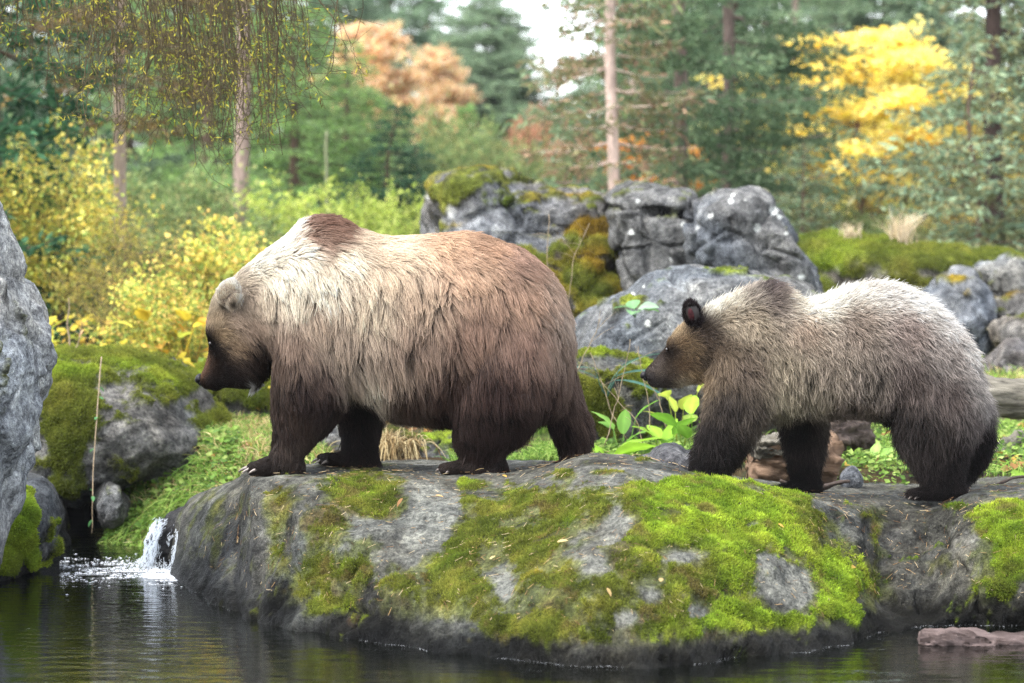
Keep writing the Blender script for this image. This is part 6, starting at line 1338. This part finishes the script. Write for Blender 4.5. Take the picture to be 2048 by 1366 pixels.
colB = [(1308, 728, 100, 86, 80), (1318, 740, 124, 108, 98), (1298, 758, 62, 54, 56), (1325, 762, 72, 62, 58), (1345, 660, 206, 178, 140), (1358, 645, 196, 166, 128), (1335, 680, 150, 122, 92), (1330, 700, 78, 64, 60), (1342, 702, 66, 54, 48), (1362, 685, 146, 118, 86), (1362, 728, 112, 86, 58), (1345, 745, 92, 74, 58), (1385, 700, 128, 104, 74), (1405, 715, 96, 80, 66), (1385, 755, 150, 122, 88), (1370, 768, 196, 180, 152),
  (1382, 628, 34, 27, 28), (1390, 645, 38, 30, 30), (1376, 605, 44, 36, 36), (1410, 665, 82, 68, 60), (1415, 690, 92, 76, 64), (1420, 612, 240, 230, 214), (1455, 596, 226, 214, 198), (1500, 580, 168, 154, 144), (1535, 574, 96, 82, 82), (1550, 595, 130, 114, 108), (1585, 595, 206, 192, 176), (1620, 603, 240, 230, 216), (1660, 592, 232, 222, 210), (1710, 578, 216, 206, 198), (1770, 575, 210, 200, 196), (1830, 600, 222, 214, 210), (1890, 645, 214, 204, 202), (1930, 700, 206, 196, 194),
  (1450, 640, 176, 158, 138), (1500, 650, 174, 156, 136), (1600, 660, 168, 146, 130), (1700, 650, 166, 146, 134), (1800, 660, 160, 140, 134), (1880, 710, 166, 152, 148), (1950, 770, 176, 166, 164), (1960, 810, 160, 150, 150), (1440, 720, 134, 114, 96), (1480, 740, 128, 110, 98), (1560, 730, 186, 168, 146), (1560, 800, 184, 168, 146), (1620, 790, 172, 156, 138), (1650, 740, 170, 152, 138), (1720, 760, 160, 144, 134), (1700, 815, 140, 122, 114), (1800, 760, 118, 102, 98), (1880, 790, 108, 94, 92), (1940, 840, 112, 100, 100), (1450, 810, 82, 72, 68), (1500, 830, 100, 88, 80), (1420, 870, 50, 43, 43), (1400, 930, 38, 32, 33), (1460, 900, 46, 40, 40), (1600, 860, 40, 33, 32), (1600, 970, 38, 31, 31),
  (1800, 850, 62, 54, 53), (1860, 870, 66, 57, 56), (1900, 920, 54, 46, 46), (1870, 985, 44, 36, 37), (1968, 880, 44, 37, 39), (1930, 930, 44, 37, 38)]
furB = [(1290, 748, 0.5, -0.5, 0.006, 0.12), (1310, 725, 0.6, -0.7, 0.007, 0.12), (1320, 762, 0.9, -0.2, 0.009, 0.15), (1335, 690, 0.4, -0.9, 0.013, 0.22), (1350, 660, 0.6, -0.8, 0.024, 0.3), (1360, 720, 0.95, 0.1, 0.026, 0.35), (1390, 700, 0.9, 0.3, 0.0456, 0.5), (1395, 750, 0.8, 0.6, 0.0513, 0.4), (1375, 768, 0.7, 0.7, 0.03, 0.35), (1382, 625, 0.1, -0.9, 0.018, 0.6), (1376, 600, 0, -1, 0.022, 0.6), (1430, 615, 0.9, -0.2, 0.0513, 0.5), (1490, 585, 0.9, -0.2, 0.057, 0.55), (1540, 572, 0.9, 0, 0.0627, 0.6), (1600, 600, 0.9, 0.1, 0.0513, 0.5), (1680, 585, 0.9, -0.1, 0.057, 0.58), (1770, 575, 0.9, 0.2, 0.0627, 0.62), (1850, 610, 0.8, 0.6, 0.0661, 0.6), (1920, 680, 0.6, 0.8, 0.0684, 0.58), (1955, 770, 0.35, 1, 0.0684, 0.55), (1960, 830, 0.3, 1, 0.0684, 0.5), (1480, 660, 0.7, 0.6, 0.057, 0.6), (1600, 660, 0.6, 0.7, 0.057, 0.65), (1720, 660, 0.5, 0.7, 0.057, 0.65), (1840, 700, 0.5, 0.8, 0.0627, 0.6), (1450, 740, 0.4, 0.9, 0.0627, 0.48), (1560, 750, 0.1, 1, 0.0741, 0.34), (1650, 760, 0.08, 1, 0.0798, 0.3), (1740, 770, 0.1, 1, 0.0798, 0.34), (1840, 790, 0.3, 1, 0.0684, 0.45), (1560, 815, 0.05, 1, 0.0855, 0.28), (1640, 815, 0.1, 1, 0.057, 0.26), (1700, 820, 0.1, 1, 0.03, 0.2), (1740, 825, 0.1, 1, 0.0399, 0.25), (1450, 820, 0.25, 1, 0.0627, 0.42), (1500, 840, 0.3, 1, 0.0741, 0.36), (1430, 890, 0.3, 1, 0.0626, 0.52), (1400, 940, 0.2, 1, 0.0366, 0.46), (1600, 850, 0.1, 1, 0.0556, 0.48), (1640, 870, 0.4, 1, 0.0556, 0.56), (1610, 930, 0.15, 1, 0.0445, 0.46), (1560, 980, -0.8, 0.4, 0.014, 0.2), (1600, 965, 0.0, 1, 0.022, 0.25), (1800, 860, -0.05, 1, 0.0765, 0.54), (1880, 860, 0.2, 1, 0.0765, 0.58), (1850, 930, 0.05, 1, 0.0626, 0.5), (1900, 950, 0.1, 1, 0.0366, 0.46), (1840, 985, -0.8, 0.4, 0.015, 0.2), (1890, 985, -0.2, 0.8, 0.018, 0.2), (1965, 880, 0.3, 1, 0.0487, 0.48), (1930, 930, 0.1, 1, 0.0366, 0.46)]
def pink_belly(p, nv, col, rs):
    e = P(1705, 838, DB)
    return col
innerB = []
noseB = [ellipsoid(P(1287, 750, DB), np.array([[.014, 0, 0], [0, .022, 0], [.003, 0, .016]]), 18), ellipsoid(P(1291, 757, DB), np.diag([.010, .014, .010]), 14)]
clawsB = claw_set(1548, 979, DB, [.12 + k * .028 for k in (-2, -1, 0, 1, 2)], .045, .006, -1, -.02) + claw_set(1816, 989, DB, [-.14 + k * .028 for k in (-2, -1, 0, 1, 2)], .026, .0055) + \
    claw_set(1362, 972, DB, [-.14 + k * .028 for k in (-2, -1, 0, 1, 2)], .04, .006, -1, -.02) + claw_set(1848, 980, DB, [.14 + k * .026 for k in (-2, -1, 0, 1, 2)], .024, .005)
def ear_dark(p, nv, col, rs):
    for s in (-1, 1):
        e = P(1384, 628, DB + s * .098)
        k = (np.linalg.norm((p - e) / np.array([.052, .045, .07]), axis=1) < 1.0)
        col = np.where(k[:, None], lin([34, 27, 28]) * (1 + .3 * rs.normal(size=(len(p), 1))), col)
    return col
bearB = build_bear('young_bear', tuple(P(1650, 986, DB)), 'smaller grizzled grey-brown young bear with black legs and an upright dark ear', 'bear', B, DB, .0095, colB, furB,
    int(FURN * .85), None, [(P(1334, 699, DB + s * .062), .0075) for s in (-1, 1)], [(noseB, 'nose')], clawsB, .0008, 23,
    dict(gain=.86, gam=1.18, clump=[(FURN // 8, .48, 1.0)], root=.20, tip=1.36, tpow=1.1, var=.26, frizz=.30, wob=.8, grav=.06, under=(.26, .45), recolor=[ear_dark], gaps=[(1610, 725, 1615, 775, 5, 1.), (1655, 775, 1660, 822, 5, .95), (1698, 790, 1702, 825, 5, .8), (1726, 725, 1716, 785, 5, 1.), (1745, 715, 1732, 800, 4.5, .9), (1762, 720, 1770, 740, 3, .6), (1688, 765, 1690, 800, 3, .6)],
         bare=[(P(1384, 628, DB - .118), .03)]))
V, fs = ellipsoid(P(1383, 629, DB - .108), np.array([np.array([.014, -.003, 0]), np.array([-.005, -.006, .029]), np.array([.002, .012, 0])]), 16)
mk('ear_inner', V, fs, mat_plain('ear_skin', (0.03, 0.004, 0.006), 0.7, 0.2, 0.6, 60), bearB)

# ---------------------------------------------------------------- the damp air of the clearing
hx, hy0, hy1, hz0, hz1 = 420.0, -40.0, 300.0, -2.0, 24.0
Vh = np.array([[x, y, z] for x in (-hx, hx) for y in (hy0, hy1) for z in (hz0, hz1)])
Fh = np.array([[0, 1, 3, 2], [4, 6, 7, 5], [0, 4, 5, 1], [2, 3, 7, 6], [0, 2, 6, 4], [1, 5, 7, 3]])
M_HAZE = bpy.data.materials.new('haze'); M_HAZE.use_nodes = True; _nt = M_HAZE.node_tree; _nt.nodes.clear()
_o = _nt.nodes.new('ShaderNodeOutputMaterial'); _v = _nt.nodes.new('ShaderNodeVolumePrincipled')
_v.inputs['Color'].default_value = (.92, .95, 1.0, 1); _v.inputs['Density'].default_value = HAZE; _v.inputs['Anisotropy'].default_value = .2
_nt.links.new(_v.outputs[0], _o.inputs['Volume'])
tag(mk('haze', Vh, Fh, M_HAZE, origin=np.zeros(3), smooth=False), 'thin mist filling the clearing and paling the far trees', 'haze', kind='stuff')
